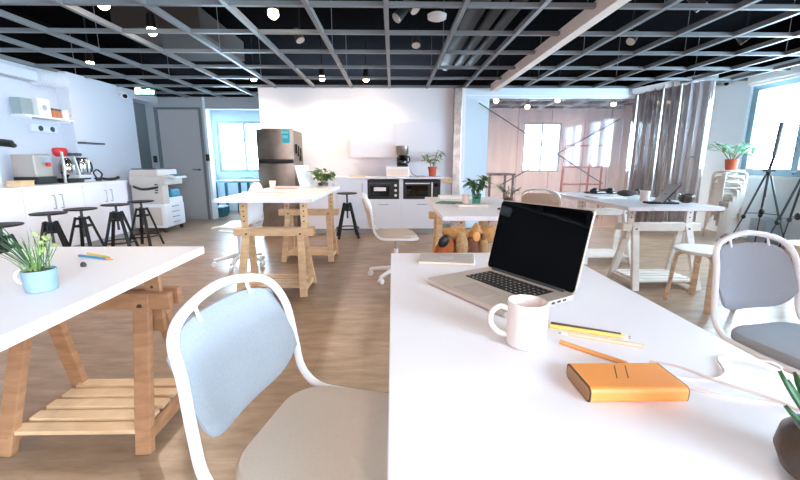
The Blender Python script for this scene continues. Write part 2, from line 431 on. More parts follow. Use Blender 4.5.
# wall added behind the photographer to limit sky light, its window invented for fill
w = MB(); w.box(XL, XR, -1.6, -1.5, 0, .8); w.box(XL, XR, -1.6, -1.5, 2.4, SLAB); w.box(XL, -3., -1.6, -1.5, .8, 2.4); w.box(3., XR, -1.6, -1.5, .8, 2.4)
struct(w.build('wall_rear', M['wall_white']))
window('rear_fill_window', 'y', -1.59, -3., 3., .8, 2.4, [-1., 1.], .05)
t = thing('roller_blind', 'rolled up white blind box over the right windows', 'blind', (5.40, 5.14, 2.36))
MB().box(-.045, .045, -1.02, 1.02, -.06, .06).build('blind_case', M['sill'], t, bevel=.01); MB().box(-.015, .0, -1.0, 1.0, -.1, -.06).build('blind_hem', M['paper'], t)
# white dropped beam running to the back
struct(MB().box(1.635, 1.73, 1.0, YB-.06, 2.3, 2.42).build('ceiling_beam', M['beam_white']))
# open suspended grid: runners along the room, cross bars over them
g = struct(bpy.data.objects.new('ceiling_grid', None)); COL.objects.link(g)
xs = [-4.66, -3.95, -3.3, -2.6, -1.95, -1.31, -.68, -.05, .58, 1.2, 2.2, 2.8, 3.38, 3.98, 4.57, 5.15]
ys = [1.37, 2.06, 2.75, 3.43, 4.12, 4.80, 5.53, 6.21, 6.88, 7.55, 8.24, 8.93]
for x in xs: MB().box(x-.02, x+.02, 1.0, 9.45 if not(-2.3 < x < 1.03) else 6.93, G, G+.045).build('runner', M['bar'], g)
for y in ys:
    m_ = MB()
    segs = [(XL+.01, 1.635), (1.73, XR-.01)] if y < 6.9 else [(-4.4 if y > 8.1 else XL+.01, -2.26), (1.04, XR-.01)]
    for a, b in segs: m_.box(a, b, y-.02, y+.02, G+.005, G+.04)
    m_.build('cross_bar', M['bar'], g)
g2 = struct(bpy.data.objects.new('ceiling_grid_hangers', None)); COL.objects.link(g2)
for x in xs[::2]:
    for y in ys[1:9:2]:
        MB().cyl((x, y, G+.04), (x, y, SLAB), .004, n=6).build('hanger_wire', M['bar'], g2)

# glazed partition
PY = 6.9
struct(MB().box(1.03, 1.17, PY-.06, PY+.06, 0, G).build('partition_pillar', M['metal_post'], bevel=.01))
struct(MB().box(1.17, 1.235, PY-.05, PY+.05, 0, G).build('partition_post', M['white_paint']))
struct(MB().box(1.235, 4.15, PY-.05, PY+.05, 2.2, G).build('partition_header', M['panel_blue'], bevel=.006))
struct(MB().box(1.235, 4.15, PY-.065, PY-.05, 2.235, 2.25).build('partition_header_rail', M['white_paint']))
struct(MB().box(1.235, 1.63, PY-.02, PY+.02, 0, 2.2).build('partition_panel', M['panel_blue']))
fp = struct(MB().box(1.63, 4.12, PY-.004, PY+.004, .02, 2.2).build('partition_film', M['film']))
sm = MB()
for x in (1.63, 2.15, 2.72, 3.3, 3.75): sm.box(x-.008, x+.008, PY-.012, PY-.004, .02, 2.2)
sm.build('seam', M['film'], fp)
ro = MB()
ro.cyl((1.44, PY-.08, 2.12), (3.66, PY-.08, .78), .009, n=8); ro.cyl((1.85, PY-.09, .75), (3.84, PY-.09, 1.86), .009, n=8)
tag(ro.build('cross_brace', M['dark_grey']), 'thin grey crossed tension rods in front of the clear film partition', 'brace')

# folded clear curtain gathered at the end of its track
cu = thing('folding_curtain', 'gathered clear vinyl curtain hanging in folds right of the film partition', 'curtain', (4.06, 6.85, 0))
cm = MB(); N = 18; prev = None
A0, A1 = Vector((.0, .0, 0)), Vector((.90, -.56, 0)); dn = (A1-A0).normalized(); nn = Vector((dn.y, -dn.x, 0))
for i in range(N+1):
    p = A0+(A1-A0)*(i/N)+nn*((.085 if i % 2 else -.085)*(1 if i < N-4 else .3))
    a = cm.bm.verts.new((p.x, p.y, .03)); b = cm.bm.verts.new((p.x, p.y, 2.24+.0175*i))
    if prev: cm.bm.faces.new([prev[0], a, b, prev[1]])
    prev = (a, b)
cm.build('vinyl_sheet', M['curtain'], cu, solid=.003)
st = MB()
for i in (1, 7, 11, 18):
    p = A0+(A1-A0)*(i/N)+nn*(.085 if i < 14 else .025)
    st.box(p.x-.011, p.x+.011, p.y-.011, p.y+.011, .03, 2.22+.0175*i)
st.build('batten', M['metal_post'], cu)
tr = MB(); tr.bar((-.02, .02, 2.30), (.93, -.56, 2.46), .09, .16, (0, 0, 1)); tr.build('track', M['white_paint'], cu)
hb = MB(); p = A0+(A1-A0)*.83+nn*.05; hb.box(p.x-.06, p.x+.06, p.y-.012, p.y+.012, 1.22, 1.24); hb.build('latch', M['dark_grey'], cu)

# red frame standing inside the partitioned room
sc_ = thing('scaffold_frame', 'red metal scaffold frame standing behind the clear film partition', 'scaffold', (3.83, 8.0, 0))
for x0, x1 in ((-.36, -.40), (-.25, -.28), (.29, .26), (.41, .42)):
    MB().cyl((x1, 0 if x0 in (-.36, .41) else .25, 0), (x0, 0 if x0 in (-.36, .41) else .25, 1.6), .022, n=10).build('upright', M['red_paint'], sc_, smooth=True)
for z in (.7, 1.05, 1.48):
    MB().cyl((-.38, 0, z), (.41, 0, z), .014, n=8).build('rung', M['red_paint'], sc_, smooth=True)
    MB().cyl((-.27, .25, z), (.28, .25, z), .014, n=8).build('rung', M['red_paint'], sc_, smooth=True)
for z in (.7, 1.48):
    MB().cyl((-.37, 0, z), (-.26, .25, z), .01, n=8).build('spacer', M['red_paint'], sc_); MB().cyl((.41, 0, z), (.28, .25, z), .01, n=8).build('spacer', M['red_paint'], sc_)
dk = thing('side_desk', 'dark grey desk seen through the film behind the small potted plant', 'desk', (2.05, 7.7, 0))
MB().box(-.25, .25, -.3, .3, .9, .94).build('desk_top', M['dark_grey'], dk)
for x in (-.22, .22):
    for y in (-.27, .27): MB().box(x-.02, x+.02, y-.02, y+.02, 0, .9).build('leg', M['dark_grey'], dk)

# ------------------------------------------------------------------ ceiling things
pipes = [(.88, .085), (1.09, .06), (1.27, .06)]
lab = ['thick dull metal pipe above the ceiling grid, leftmost of three', 'dull metal pipe above the ceiling grid, middle of three', 'dull metal pipe above the ceiling grid nearest the white beam']
for (x, r), l in zip(pipes, lab):
    tag(MB().cyl((x, 1.2, 2.72), (x, 6.9, 2.72), r, n=18).build('ceiling_pipe', M['duct_brown'], smooth=True), l, 'pipe', 'pipes above the grid')
tag(MB().box(-3.2, -2.2, 4.9, 6.3, 2.62, 2.9).build('air_duct', M['duct_brown'], bevel=.02), 'large dull grey air duct above the grid at left', 'duct')
def spot(x, y, z, label, lit=True, tilt=(0, 0), energy=None, group='lit ceiling spots'):
    t = thing('ceiling_spotlight', label, 'ceiling light', (x, y, z), 0, group)
    d = Vector((tilt[0], tilt[1], -1)).normalized()
    MB().cyl((0, 0, .12), (0, 0, SLAB-z), .008, n=8).build('stem', M['black_metal'], t)
    b = -d*.13
    MB().cyl(tuple(b), tuple(d*.0), .035, .05, 16).build('lamp_head', M['black_metal'] if lit else M['dark_grey'], t, smooth=True)
    if lit: MB().blob(tuple(d*.025), (.046, .046, .046)).build('light_bulb', M['lamp'], t, smooth=True)
    else: MB().cyl(tuple(d*.001), tuple(d*.006), .046, .046, 16).build('lamp_lens', M['alu_light'], t)
    if lit:
        L = bpy.data.lights.new('spot_bulb', 'SPOT'); L.energy = energy or 30; L.color = (1., .82, .62); L.spot_size = math.radians(150); L.spot_blend = .6; L.shadow_soft_size = .09
        o = bpy.data.objects.new('spot_bulb', L); COL.objects.link(o); o.parent = t; o.location = d*.085
        o.rotation_euler = d.to_track_quat('-Z', 'Y').to_euler()
    return t
Z0 = 2.445
spot(-2.376, 4.24, Z0, 'lit ceiling spotlight at left, second from the picture top')
spot(-2.364, 3.56, Z0, 'lit ceiling spotlight at left touching the picture top')
spot(-1.037, 3.75, Z0, 'lit ceiling spotlight nearest above the fridge table')
spot(-2.144, 6.46, Z0, 'small lit ceiling spotlight in front of the fridge', energy=14)
spot(-1.086, 6.42, Z0, 'small lit ceiling spotlight at left end above the kitchen wall', energy=24)
spot(-.412, 6.48, Z0, 'small lit ceiling spotlight above the white wall cabinet', energy=22)
spot(-3.995, 5.6, Z0, 'lit ceiling spotlight nearest the left wall hose', energy=7)
spot(-.993, 4.58, 2.44, 'unlit black ceiling spotlight hanging at the middle', False, (.5, -.3), group='unlit ceiling spots')
spot(.26, 4.6, 2.40, 'unlit black ceiling spotlight with a pale lens near the smoke detector', False, (.0, -.5), group='unlit ceiling spots')
spot(.2, 3.70, 2.44, 'unlit black ceiling spotlight close to the picture top centre', False, (.7, -.4), group='unlit ceiling spots')
spot(.04, 3.90, 2.44, 'unlit pale ceiling spotlight left of the smoke detector', False, (-.9, -.5), group='unlit ceiling spots')
spot(2.63, 3.6, 2.44, 'unlit ceiling spotlight at right near the picture top', False, (.8, -.4), group='unlit ceiling spots')
spot(2.6, 4.56, 2.44, 'unlit ceiling spotlight right of the white beam', False, (-.8, -.4), group='unlit ceiling spots')
spot(3.84, 4.53, 2.44, 'unlit ceiling spotlight nearest the right windows', False, (.8, -.3), group='unlit ceiling spots')
for x, y, l in ((-1.9, 1.3, 'added unseen spotlight warming the left table'), (-2.6, 2.4, 'added unseen spotlight above the leftmost bar stools'),
                (.3, 2.4, 'added unseen spotlight before the plush dog'), (.3, .5, 'added unseen spotlight above the near end of the foreground table')):
    spot(x, y, Z0, l, energy=11)  # out-of-view lamps added for warm light on the table tops
for x, y, l in ((1.9, 7.5, 'lit lamp behind the film partition nearest the blue panel'), (2.75, 8.3, 'lit lamp deep behind the film partition at its middle'), (3.0, 7.4, 'lit lamp behind the film partition left of the red frame'), (4.3, 7.9, 'lit lamp behind the film partition right of the red frame')):
    spot(x, y, 2.28, l, energy=42)
sd = thing('smoke_detector', 'round white smoke detector under the dark ceiling', 'smoke detector', (.415, 3.95, 2.44))
MB().lathe([(.055, 0), (.085, .012), (.09, .045), (.06, .06)], n=24).build('detector_body', M['white_paint'], sd, smooth=True)
MB().cyl((0, 0, .06), (0, 0, SLAB-2.44), .008, n=8).build('stem', M['black_metal'], sd)
ex = thing('exit_sign', 'small glowing white and green exit sign hanging above the copier', 'sign', (-4.12, 6.95, 2.24))
MB().box(-.17, .17, -.015, .015, 0, .13).build('sign_case', M['exit_dark'], ex)
s_ = MB(); s_.box(-.155, -.06, -.019, -.015, .02, .115); s_.box(-.045, .02, -.019, -.015, .02, .085); s_.box(.03, .09, -.019, -.015, .02, .1); s_.box(.1, .155, -.019, -.015, .02, .08)
s_.build('sign_symbol', M['exit'], ex)
MB().cyl((0, 0, .13), (0, 0, .76), .006, n=8).build('stem', M['black_metal'], ex)
def cctv(loc, rz, label):
    t = thing('security_camera', label, 'security camera', loc, rz, 'security cameras')
    MB().box(-.03, .0, -.04, .04, -.04, .04).build('bracket', M['white_paint'], t)
    MB().cyl((0, 0, 0), (.16, 0, -.05), .04, .045, 14).build('camera_body', M['white_paint'], t, smooth=True)
    MB().cyl((.16, 0, -.05), (.165, 0, -.0515), .034, n=14).build('lens', M['black_gloss'], t)
cctv((-4.5, 6.95, 2.26), -.8, 'small white security camera at the top of the left wall')
cctv((5.42, 6.55, 2.42), PI+.6, 'small white security camera at the top of the right wall')

# hose and trunking on the left wall
t = tag(MB().box(XL+.005, XL+.17, 2.5, 5.39, 2.16, 2.28).build('cable_trunking', M['conc'], bevel=.01), 'pale rectangular trunking high on the left wall', 'trunking')
hm = MB(); pts = []; rad = []
for i in range(41):
    y = 5.4+.44*i/40; pts.append((XL+.115, y, 2.225+.02*i/40)); rad.append(.095+.014*(1 if i % 4 < 2 else -1))
hm.tube(pts, rad, 16)
tag(hm.build('air_hose', M['conc'], smooth=True), 'white corrugated air hose high on the left wall', 'hose')

# ------------------------------------------------------------------ tables on trestles
def table_top(x0, x1, y0, y1, z, label, th=.034):
    o = MB().box(x0, x1, y0, y1, z-th, z).build('table_top', M['white_top'], bevel=.002)
    return tag(o, label, 'table top', 'white table tops')
def trestle(cx, cy, z, label, wood, hw=.35, bz=.58):
    """adjustable A-frame trestle: z is the height of its top rail"""
    t = thing('trestle', label, 'trestle', (cx, cy, 0), 0, 'wooden trestles')
    k = hw/.35; a, b = .235*k, .275*k
    for sx in (-1, 1):
        for sy in (-1, 1):
            lo = MB()
            lo.bar((sx*a, sy*.035, bz+.03), (sx*b, sy*.205, .0), .062, .034, (1, 0, 0))
            lo.build('leg', wood, t, bevel=.003)
        MB().bar((sx*(b-.002), -.205, .055), (sx*(b-.002), .205, .055), .045, .03, (0, 0, 1)).build('side_rail', wood, t, bevel=.002)
        po = MB(); po.box(sx*(a+.028)-.03, sx*(a+.028)+.03, -.012, .012, .44, z-.0)
        p = po.build('post', wood, t, bevel=.002)
        ho = MB()
        for i in range(4):
            zz = z-.05-.045*i
            if zz > bz+.05: ho.cyl((sx*(a+.028), -.0135, zz), (sx*(a+.028), .0135, zz), .007, n=10)
        ho.build('peg_hole', M['graphite'], p)
    for sy in (-1, 1):
        MB().box(-hw, hw, sy*.034-.017, sy*.034+.017, bz-.03, bz+.04).build('beam', wood, t, bevel=.003)
        bo = MB()
        for sx in (-1, 1): bo.cyl((sx*a, sy*.05, bz-.01), (sx*a, sy*.066, bz-.012), .011, n=10)
        bo.build('bolt', M['graphite'], t)
    for i in range(5):
        y = -.165+.0825*i
        MB().box(-b+.02, b-.02, y-.029, y+.029, .078, .096).build('shelf_slat', M['pine'] if wood == M['pine_dark'] else wood, t, bevel=.002)
    return t
T0 = .79
table_top(-.008, .682, .12, 1.537, T0, 'white table top in the foreground carrying laptop and mug')
trestle(.337, 1.17, T0-.034, 'wooden trestle under the foreground table far end', M['pine'], .3)
trestle(.337, .42, T0-.034, 'wooden trestle under the foreground table near end', M['pine'], .3)
table_top(-1.68, -.882, .3, 1.80, .765, 'white table top at left edge holding the blue cup planter')
trestle(-1.275, 1.6, .731, 'brown wooden trestle under the left table', M['pine_dark'])
table_top(-1.465, -.665, 3.22, 4.95, .855, 'white table top standing in front of the fridge')
trestle(-1.05, 3.45, .821, 'pale wooden trestle at near end of the table before the fridge', M['pine'], bz=.54)
trestle(-1.0, 4.66, .821, 'pale wooden trestle at far end of the table before the fridge', M['pine'], bz=.56)
table_top(.36, 1.17, 2.8, 4.4, .765, 'white table top behind the laptop before the kitchen')
trestle(.74, 4.2, .731, 'pale wooden trestle under the table behind the laptop', M['pine'])
trestle(.80, 3.05, .731, 'wooden trestle hidden behind the brown plush dog', M['pine'])
table_top(2.0, 2.83, 3.27, 4.95, .775, 'white table top at right holding tablet and bowl')
trestle(2.48, 3.56, .741, 'whitish trestle at near end of the right table', M['pine_pale'], .365, .555)
trestle(2.46, 4.5, .741, 'whitish trestle at far end of the right table', M['pine_pale'])

# ------------------------------------------------------------------ chairs
def tube_chair(label, loc, rz, backmat, seatmat, base=True, lean=.07, w=.46, group='white tube chairs'):
    """white loop-frame swivel chair facing +x: one closed tube runs round the seat and up over the back"""
    t = thing('tube_chair', label, 'chair', loc, rz, group)
    hw = w/2; zs = .455
    half = [(.20, .0, zs-.035), (.20, .12, zs-.035), (.165, hw-.045, zs-.03), (.08, hw-.004, zs-.022), (-.08, hw, zs-.018), (-.165, hw, zs-.005),
            (-.215, hw-.002, zs+.05), (-.232, hw-.004, zs+.14), (-.25, hw-.012, zs+.26), (-.262-lean*.3, hw-.035, zs+.335), (-.268-lean*.5, hw-.1, zs+.372), (-.272-lean*.6, .0, zs+.392)]
    loop = half+[(x, -y, z) for x, y, z in half[-2:0:-1]]
    MB().tube(smooth_path(loop, 5, True), .0122, 10, True).build('frame', M['white_paint'], t, smooth=True)
    # seat pad
    s = MB(); n = 9
    out = rrect(.41, w-.05, .11, n)
    k = len(out)
    lev = [(.9, zs-.028), (1, zs-.018), (1.0, zs+.004), (.96, zs+.016), (.8, zs+.02), (.4, zs+.017)]
    R = [[s.bm.verts.new((x*f-.01, y*f, z-.012*(1 if x > .15 and f > .7 else 0))) for x, y in out] for f, z in lev]
    for A, B in zip(R, R[1:]):
        for i in range(k): s.bm.faces.new([A[i], A[(i+1) % k], B[(i+1) % k], B[i]])
    s.bm.faces.new(R[0][::-1]); s.bm.faces.new(R[-1])
    s.build('seat', seatmat, t, smooth=True)
    # curved back pad
    b = MB(); nu, nv = 15, 11; bw = w-.032; Fv = []
    def P(u, v, off):
        # u across (-1..1), v up (0..1); rounded outline, wider at the top
        zlo, zhi = zs+.07, zs+.345
        e = abs(u)**5
        z = zlo+(zhi-zlo)*v
        z = z-(e*.05 if v > .5 else 0)*(v-.5)*2+(e*.07 if v < .5 else 0)*(.5-v)*2
        x = -.222-.035*v-lean*.5*v**2-.035*(1-u*u)+off
        return Vector((x, u*bw/2*(1-.10*max(0, v-.6)-.10*max(0, .4-v)), z))
    for off in (.017, -.009):
        g_ = []
        for j in range(nv+1):
            row = []
            for i in range(nu+1):
                u, v = -1+2*i/nu, j/nv
                edge = max(abs(u), abs(2*v-1))
                row.append(b.bm.verts.new(P(u, v, off*(1 if edge < .93 else .35))))
            g_.append(row)
        Fv.append(g_)
        for j in range(nv):
            for i in range(nu): b.bm.faces.new([g_[j][i], g_[j][i+1], g_[j+1][i+1], g_[j+1][i]])
    A, B = Fv
    ring = [(0, i) for i in range(nu)]+[(j, nu) for j in range(nv)]+[(nv, i) for i in range(nu, 0, -1)]+[(j, 0) for j in range(nv, 0, -1)]
    for q in range(len(ring)):
        (j, i), (j2, i2) = ring[q], ring[(q+1) % len(ring)]
        b.bm.faces.new([A[j][i], A[j2][i2], B[j2][i2], B[j][i]])
    b.build('backrest', backmat, t, smooth=True)
    for sy in (-1, 1):
        bo = MB()
        bo.cyl((-.262-lean*.45, sy*.1, zs+.335), (-.270-lean*.5, sy*.1, zs+.374), .0045, n=8)
        bo.build('fixing', M['white_paint'], t)
    if base:
        MB().cyl((0, 0, .07), (0, 0, .3), .024, n=16).build('gas_column', M['white_paint'], t, smooth=True)
        MB().cyl((0, 0, .3), (0, 0, .42), .014, n=12).build('piston', M['chrome'], t, smooth=True)
        MB().box(-.1, .1, -.07, .07, .412, .43).build('seat_plate', M['black_metal'], t)
        for i in range(5):
            a = 2*PI*i/5+.3; c, s_ = math.cos(a), math.sin(a)
            arm = MB(); arm.tube([(0, 0, .1), (.14*c, .14*s_, .092), (.27*c, .27*s_, .075)], [.026, .021, .016], 10)
            am = arm.build('base_arm', M['white_paint'], t, smooth=True)
            wh = MB()
            for q in (-.014, .014): wh.cyl((.27*c-q*s_-.007*s_, .27*s_+q*c+.007*c, .028), (.27*c-q*s_+.007*s_, .27*s_+q*c-.007*c, .028), .028, n=14)
            wh.build('caster', M['white_paint'], am, smooth=True)
            MB().cyl((.27*c, .27*s_, .03), (.27*c, .27*s_, .08), .016, n=10).build('caster_stem', M['white_paint'], am, smooth=True)
    return t
R = math.radians
tube_chair('white tube chair with blue grey backrest and beige seat beside the foreground table', (-.135, .885, 0), R(-13), M['fab_blue'], M['fab_beige'])
tube_chair('white tube chair with mid grey seat standing right of the foreground table', (1.60, 1.34, 0), R(-80), M['fab_grey'], M['fab_grey'], w=.45)
tube_chair('white swivel chair with sand seat in the middle of the floor', (.03, 3.82, 0), R(4), M['fab_sand'], M['fab_sand'])
tube_chair('white tube chair with sand backrest seen beyond the laptop', (1.86, 4.72, 0), R(55), M['fab_sand'], M['fab_sand'])
# shell chair left of the fridge table
t = thing('shell_chair', 'white shell swivel chair at left of the table before the fridge', 'chair', (-1.73, 4.35, 0), R(178))
sh = MB(); prof = [(.2, .43), (.16, .455), (.0, .45), (-.13, .455), (-.2, .5), (-.235, .6), (-.25, .78), (-.262, .93)]
prev = None
for i, (x, z) in enumerate(smooth_path([(x, 0, z) for x, z in prof], 4)[:] and [(p.x, p.z) for p in smooth_path([(x, 0, z) for x, z in prof], 4)]):
    wd = .21 if z < .8 else .21*math.sqrt(max(.05, 1-((z-.8)/.135)**2))
    row = [sh.bm.verts.new((x+.03*(u*u)*(1 if z > .5 else 0), u*wd, z+.015*u*u*(1 if z < .5 else 0))) for u in (-1, -.7, -.35, 0, .35, .7, 1)]
    if prev:
        for a in range(6): sh.bm.faces.new([prev[a], prev[a+1], row[a+1], row[a]])
    prev = row
sh.build('shell', M['white_paint'], t, smooth=True, solid=.012)
MB().cyl((0, 0, .08), (0, 0, .44), .022, n=14).build('gas_column', M['white_paint'], t, smooth=True)
for i in range(5):
    a = 2*PI*i/5+.35; c, s_ = math.cos(a), math.sin(a)
    arm = MB(); arm.tube([(0, 0, .12), (.28*c, .28*s_, .075)], [.026, .016], 10)
    am = arm.build('base_arm', M['white_paint'], t, smooth=True)
    wh = MB(); wh.cyl((.28*c-.018*s_, .28*s_+.018*c, .028), (.28*c+.018*s_, .28*s_-.018*c, .028), .028, n=14); wh.build('caster', M['white_paint'], am, smooth=True)
for sy in (-1, 1):
    MB().tube(smooth_path([(.12, sy*.2, .425), (-.02, sy*.24, .42), (-.16, sy*.235, .43), (-.2, sy*.225, .52), (-.19, sy*.22, .66)], 5), .012, 8).build('arm_tube', M['white_paint'], t, smooth=True)

# bar stools
def bar_stool(label, loc, zs, rz=0., group='black bar stools'):
    t = thing('bar_stool', label, 'bar stool', loc, rz, group)
    MB().lathe([(.10, zs-.022), (.15, zs-.016), (.158, zs-.006), (.152, zs), (.01, zs-.004)], n=28).build('seat', M['black_metal'], t, smooth=True)
    MB().cyl((0, 0, .3), (0, 0, zs-.02), .014, n=12).build('screw_rod', M['dark_grey'], t, smooth=True)
    MB().cyl((0, 0, .44), (0, 0, .53), .034, n=14).build('hub', M['black_metal'], t, smooth=True)
    for i in range(4):
        a = PI/4+PI/2*i; c, s_ = math.cos(a), math.sin(a)
        MB().bar((.06*c, .06*s_, .535), (.215*c, .215*s_, 0), .035, .022, (-s_, c, 0)).build('leg', M['black_metal'], t, bevel=.003)
    rg = MB(); rg.tube([(.17*math.cos(2*PI*i/24), .17*math.sin(2*PI*i/24), .15) for i in range(24)], .009, 8, True)
    rg.build('foot_ring', M['black_metal'], t, smooth=True)
    cb = MB()
    for z, q in ((.515, .06), (.43, .085)):
        P4 = [(q*math.cos(PI/4+PI/2*i), q*math.sin(PI/4+PI/2*i), z) for i in range(4)]
        for i in range(4): cb.bar(P4[i], P4[(i+1) % 4], .024, .01, (0, 0, 1))
    cb.build('brace', M['black_metal'], t)
    return t
b0 = bar_stool('black bar stool nearest the copier', (-3.44, 5.40, 0), .63)
dup(b0, (-3.50, 4.99, 0), .3, 'black bar stool second from the copier')
dup(b0, (-3.57, 4.52, 0), .1, 'black bar stool third from the copier')
dup(b0, (-3.60, 4.13, 0), .6, 'black bar stool behind the cup planter, fourth from the copier')
dup(b0, (-3.35, 3.35, 0), .2, 'black bar stool at the left picture edge behind the grassy plant')
bar_stool('black bar stool standing alone before the kitchen cabinets', (-.70, 6.0, 0), .69, .2)

# bent plywood stools
def ply_stool(label, loc, rz, group, seat=.19, h=.45, leg=None, top=None):
    t = thing('plywood_stool', label, 'stool', loc, rz, group)
    MB().lathe([(seat-.006, h-.024), (seat, h-.018), (seat, h-.006), (seat-.006, h)], n=32).build('seat', top or M['birch_white'], t, smooth=True)
    for i in range(4):
        a = PI/4+PI/2*i; c, s_ = math.cos(a), math.sin(a)
        fx = .203 if h == .45 and seat == .17 else .235
        pts = smooth_path([(.05*c, .05*s_, h-.036), (.13*c, .13*s_, h-.036), (.178*c, .178*s_, h-.048), (.203*c, .203*s_, h-.09), (fx*c, fx*s_, 0)], 4)
        m_ = MB()
        for p, q in zip(pts, pts[1:]):
            m_.bar(p, q+(q-p)*.12, .046, .022, (-s_, c, 0))
        m_.build('leg', leg or M['birch'], t)
    return t
ply_stool('birch plywood stool with white seat between right table and grey chair', (2.54, 3.04, 0), R(20), 'plywood stools on the floor', .225, .46)
ply_stool('birch plywood stool at the right picture edge behind the grey chair', (3.62, 3.2, 0), R(30), 'plywood stools on the floor', .2, .46)
p0 = None
NS = 8
words = ['lowest', 'second', 'third', 'fourth', 'fifth', 'sixth', 'seventh', 'topmost']
for i in range(NS):
    l = ('whitish plywood stool, %s from the bottom of the stack under the windows' % words[i]) if 0 < i < NS-1 else ('whitish plywood stool, %s of the stack under the windows' % words[i])
    loc = (5.06, 5.86, .083*i); rz = R(11*i)
    if p0 is None: p0 = ply_stool(l, loc, rz, 'stacked plywood stools', .17, .45, M['birch_white'])
    else: dup(p0, loc, rz, l)
# stool under the plush dog
ply_stool('plywood stool under the brown plush dog', (.43, 2.36, 0), R(0), 'plywood stools on the floor', .19, .46)

# ------------------------------------------------------------------ foreground laptop
lw, ld, lh = .33, .25, .228
yaw = R(-60)
lap = thing('laptop', 'open silver laptop with black screen on the foreground table', 'laptop', (.316, 1.262, T0), yaw)
# local x runs along the hinge (left to right seen from the front), -y to the user
m_ = MB(); m_.prism([(x+lw/2, y-ld/2) for x, y in rrect(lw, ld, .012, 4)], .003, .016); base = m_.build('base', M['alu'], lap, bevel=.0015)
kb = MB(); kb.box(.045, lw-.045, -.135, -.028, .0155, .0165); kp = kb.build('keyboard_well', M['black'], lap)
ky = MB(); lg_ = MB()
for r_ in range(6):
    n = 14; y0 = -.033-.0172*r_; hh = .0145 if r_ else .008
    for c_ in range(n):
        w_ = (lw-.094)/n; x0 = .047+w_*c_
        if r_ == 5 and 4 <= c_ <= 8:
            if c_ == 4: ky.box(x0+.0012, x0+w_*5-.0012, y0-hh, y0, .0165, .0182)
            continue
        ky.box(x0+.0012, x0+w_-.0012, y0-hh, y0, .0165, .0182)
        lg_.box(x0+w_*.36, x0+w_*.64, y0-hh*.62, y0-hh*.38, .0182, .01825)
ky.build('keys', M['keys'], kp); lg_.build('key_legends', M['paper'], kp)
MB().box(lw/2-.055, lw/2+.055, -.236, -.158, .0158, .0164).build('trackpad', mat('trackpad', (196, 180, 170), .4, .4), lap)
po = MB()
for i in range(4): po.box(lw-.0005, lw+.0006, -.05-.022*i, -.037-.022*i, .007, .012)
po.build('port', M['black'], lap)
hg = MB(); hg.cyl((.03, -.004, .015), (lw-.03, -.004, .015), .007, n=12); hg.build('hinge', M['dark_grey'], lap, smooth=True)
tilt = R(14)
mx = Matrix.Translation((lw/2, -.002, .016)) @ Matrix.Rotation(PI/2-tilt, 4, 'X')
m_ = MB(); m_.prism([(x, y+lh/2) for x, y in rrect(lw, lh, .012, 4)], -.006, .0, mx); lid = m_.build('lid', M['alu'], lap, bevel=.001)
m_ = MB(); m_.prism([(x, y+lh/2) for x, y in rrect(lw-.006, lh-.006, .01, 4)], .0, .0012, mx); sc = m_.build('screen', M['black_gloss'], lap)

# closed silver tablet
tb = thing('tablet', 'thin closed silver tablet lying left of the open laptop', 'tablet', (.20, 1.42, T0), R(-10))
m_ = MB(); m_.prism(rrect(.205, .15, .012, 4), .0, .009); m_.build('tablet_body', M['alu'], tb, bevel=.002)
m_ = MB(); m_.prism(rrect(.05, .04, .008, 4), .009, .0095); m_.build('emblem', M['alu_light'], tb)

# mug
mg = thing('mug', 'white ceramic mug of tea standing before the open laptop', 'mug', (.266, .728, T0), R(172))
mg.scale = (1, 1, 1.06)
MB().lathe([(.032, 0), (.037, .003), (.0385, .010), (.0388, .084), (.037, .0865), (.0352, .084), (.0345, .014), (.02, .01)], n=40).build('mug_body', M['mug'], mg, smooth=True)
MB().tube(smooth_path([(.036, 0, .070), (.054, 0, .074), (.069, 0, .061), (.07, 0, .041), (.057, 0, .024), (.037, 0, .018)], 6), .0055, 10).build('handle', M['mug'], mg, smooth=True)
MB().lathe([(.001, .05), (.0348, .05), (.0348, .052), (.001, .052)], n=32).build('tea', M['mug_in'], mg)

# pencils: (x0,y0) blunt end, (x1,y1) tip
def pencil(a, b, m_, label, r=.004, tip=None, mtip=None, group='pencils by the mug'):
    t = thing('pencil', label, 'pencil', (a[0], a[1], T0), math.atan2(b[1]-a[1], b[0]-a[0]), group)
    L = math.hypot(b[0]-a[0], b[1]-a[1])
    MB().cyl((0, 0, r), (L-.018, 0, r), r, n=6).build('shaft', m_, t)
    MB().cyl((L-.018, 0, r), (L-.004, 0, r*.8), r*.95, r*.3, 8).build('sharpened_end', mtip or M['tan_pen'], t)
    MB().cyl((L-.004, 0, r*.8), (L, 0, r*.75), r*.3, .0004, 6).build('point', M['graphite'], t)
    return t
pencil((.354, .819), (.494, .750), M['brown_pen'], 'dark brown pencil, farthest of the pencils right of the mug', .0042)
pencil((.346, .805), (.489, .741), M['yellow'], 'yellow pencil lying against the dark brown pencil', .0045)
pencil((.492, .705), (.352, .772), M['tan_pen'], 'pale tan pencil between the yellow and the orange pencil', .004, mtip=M['paper'])
pencil((.336, .727), (.43, .625), M['orange_pen'], 'orange pencil lying up against the orange power bank', .0046, mtip=M['orange_pen'])

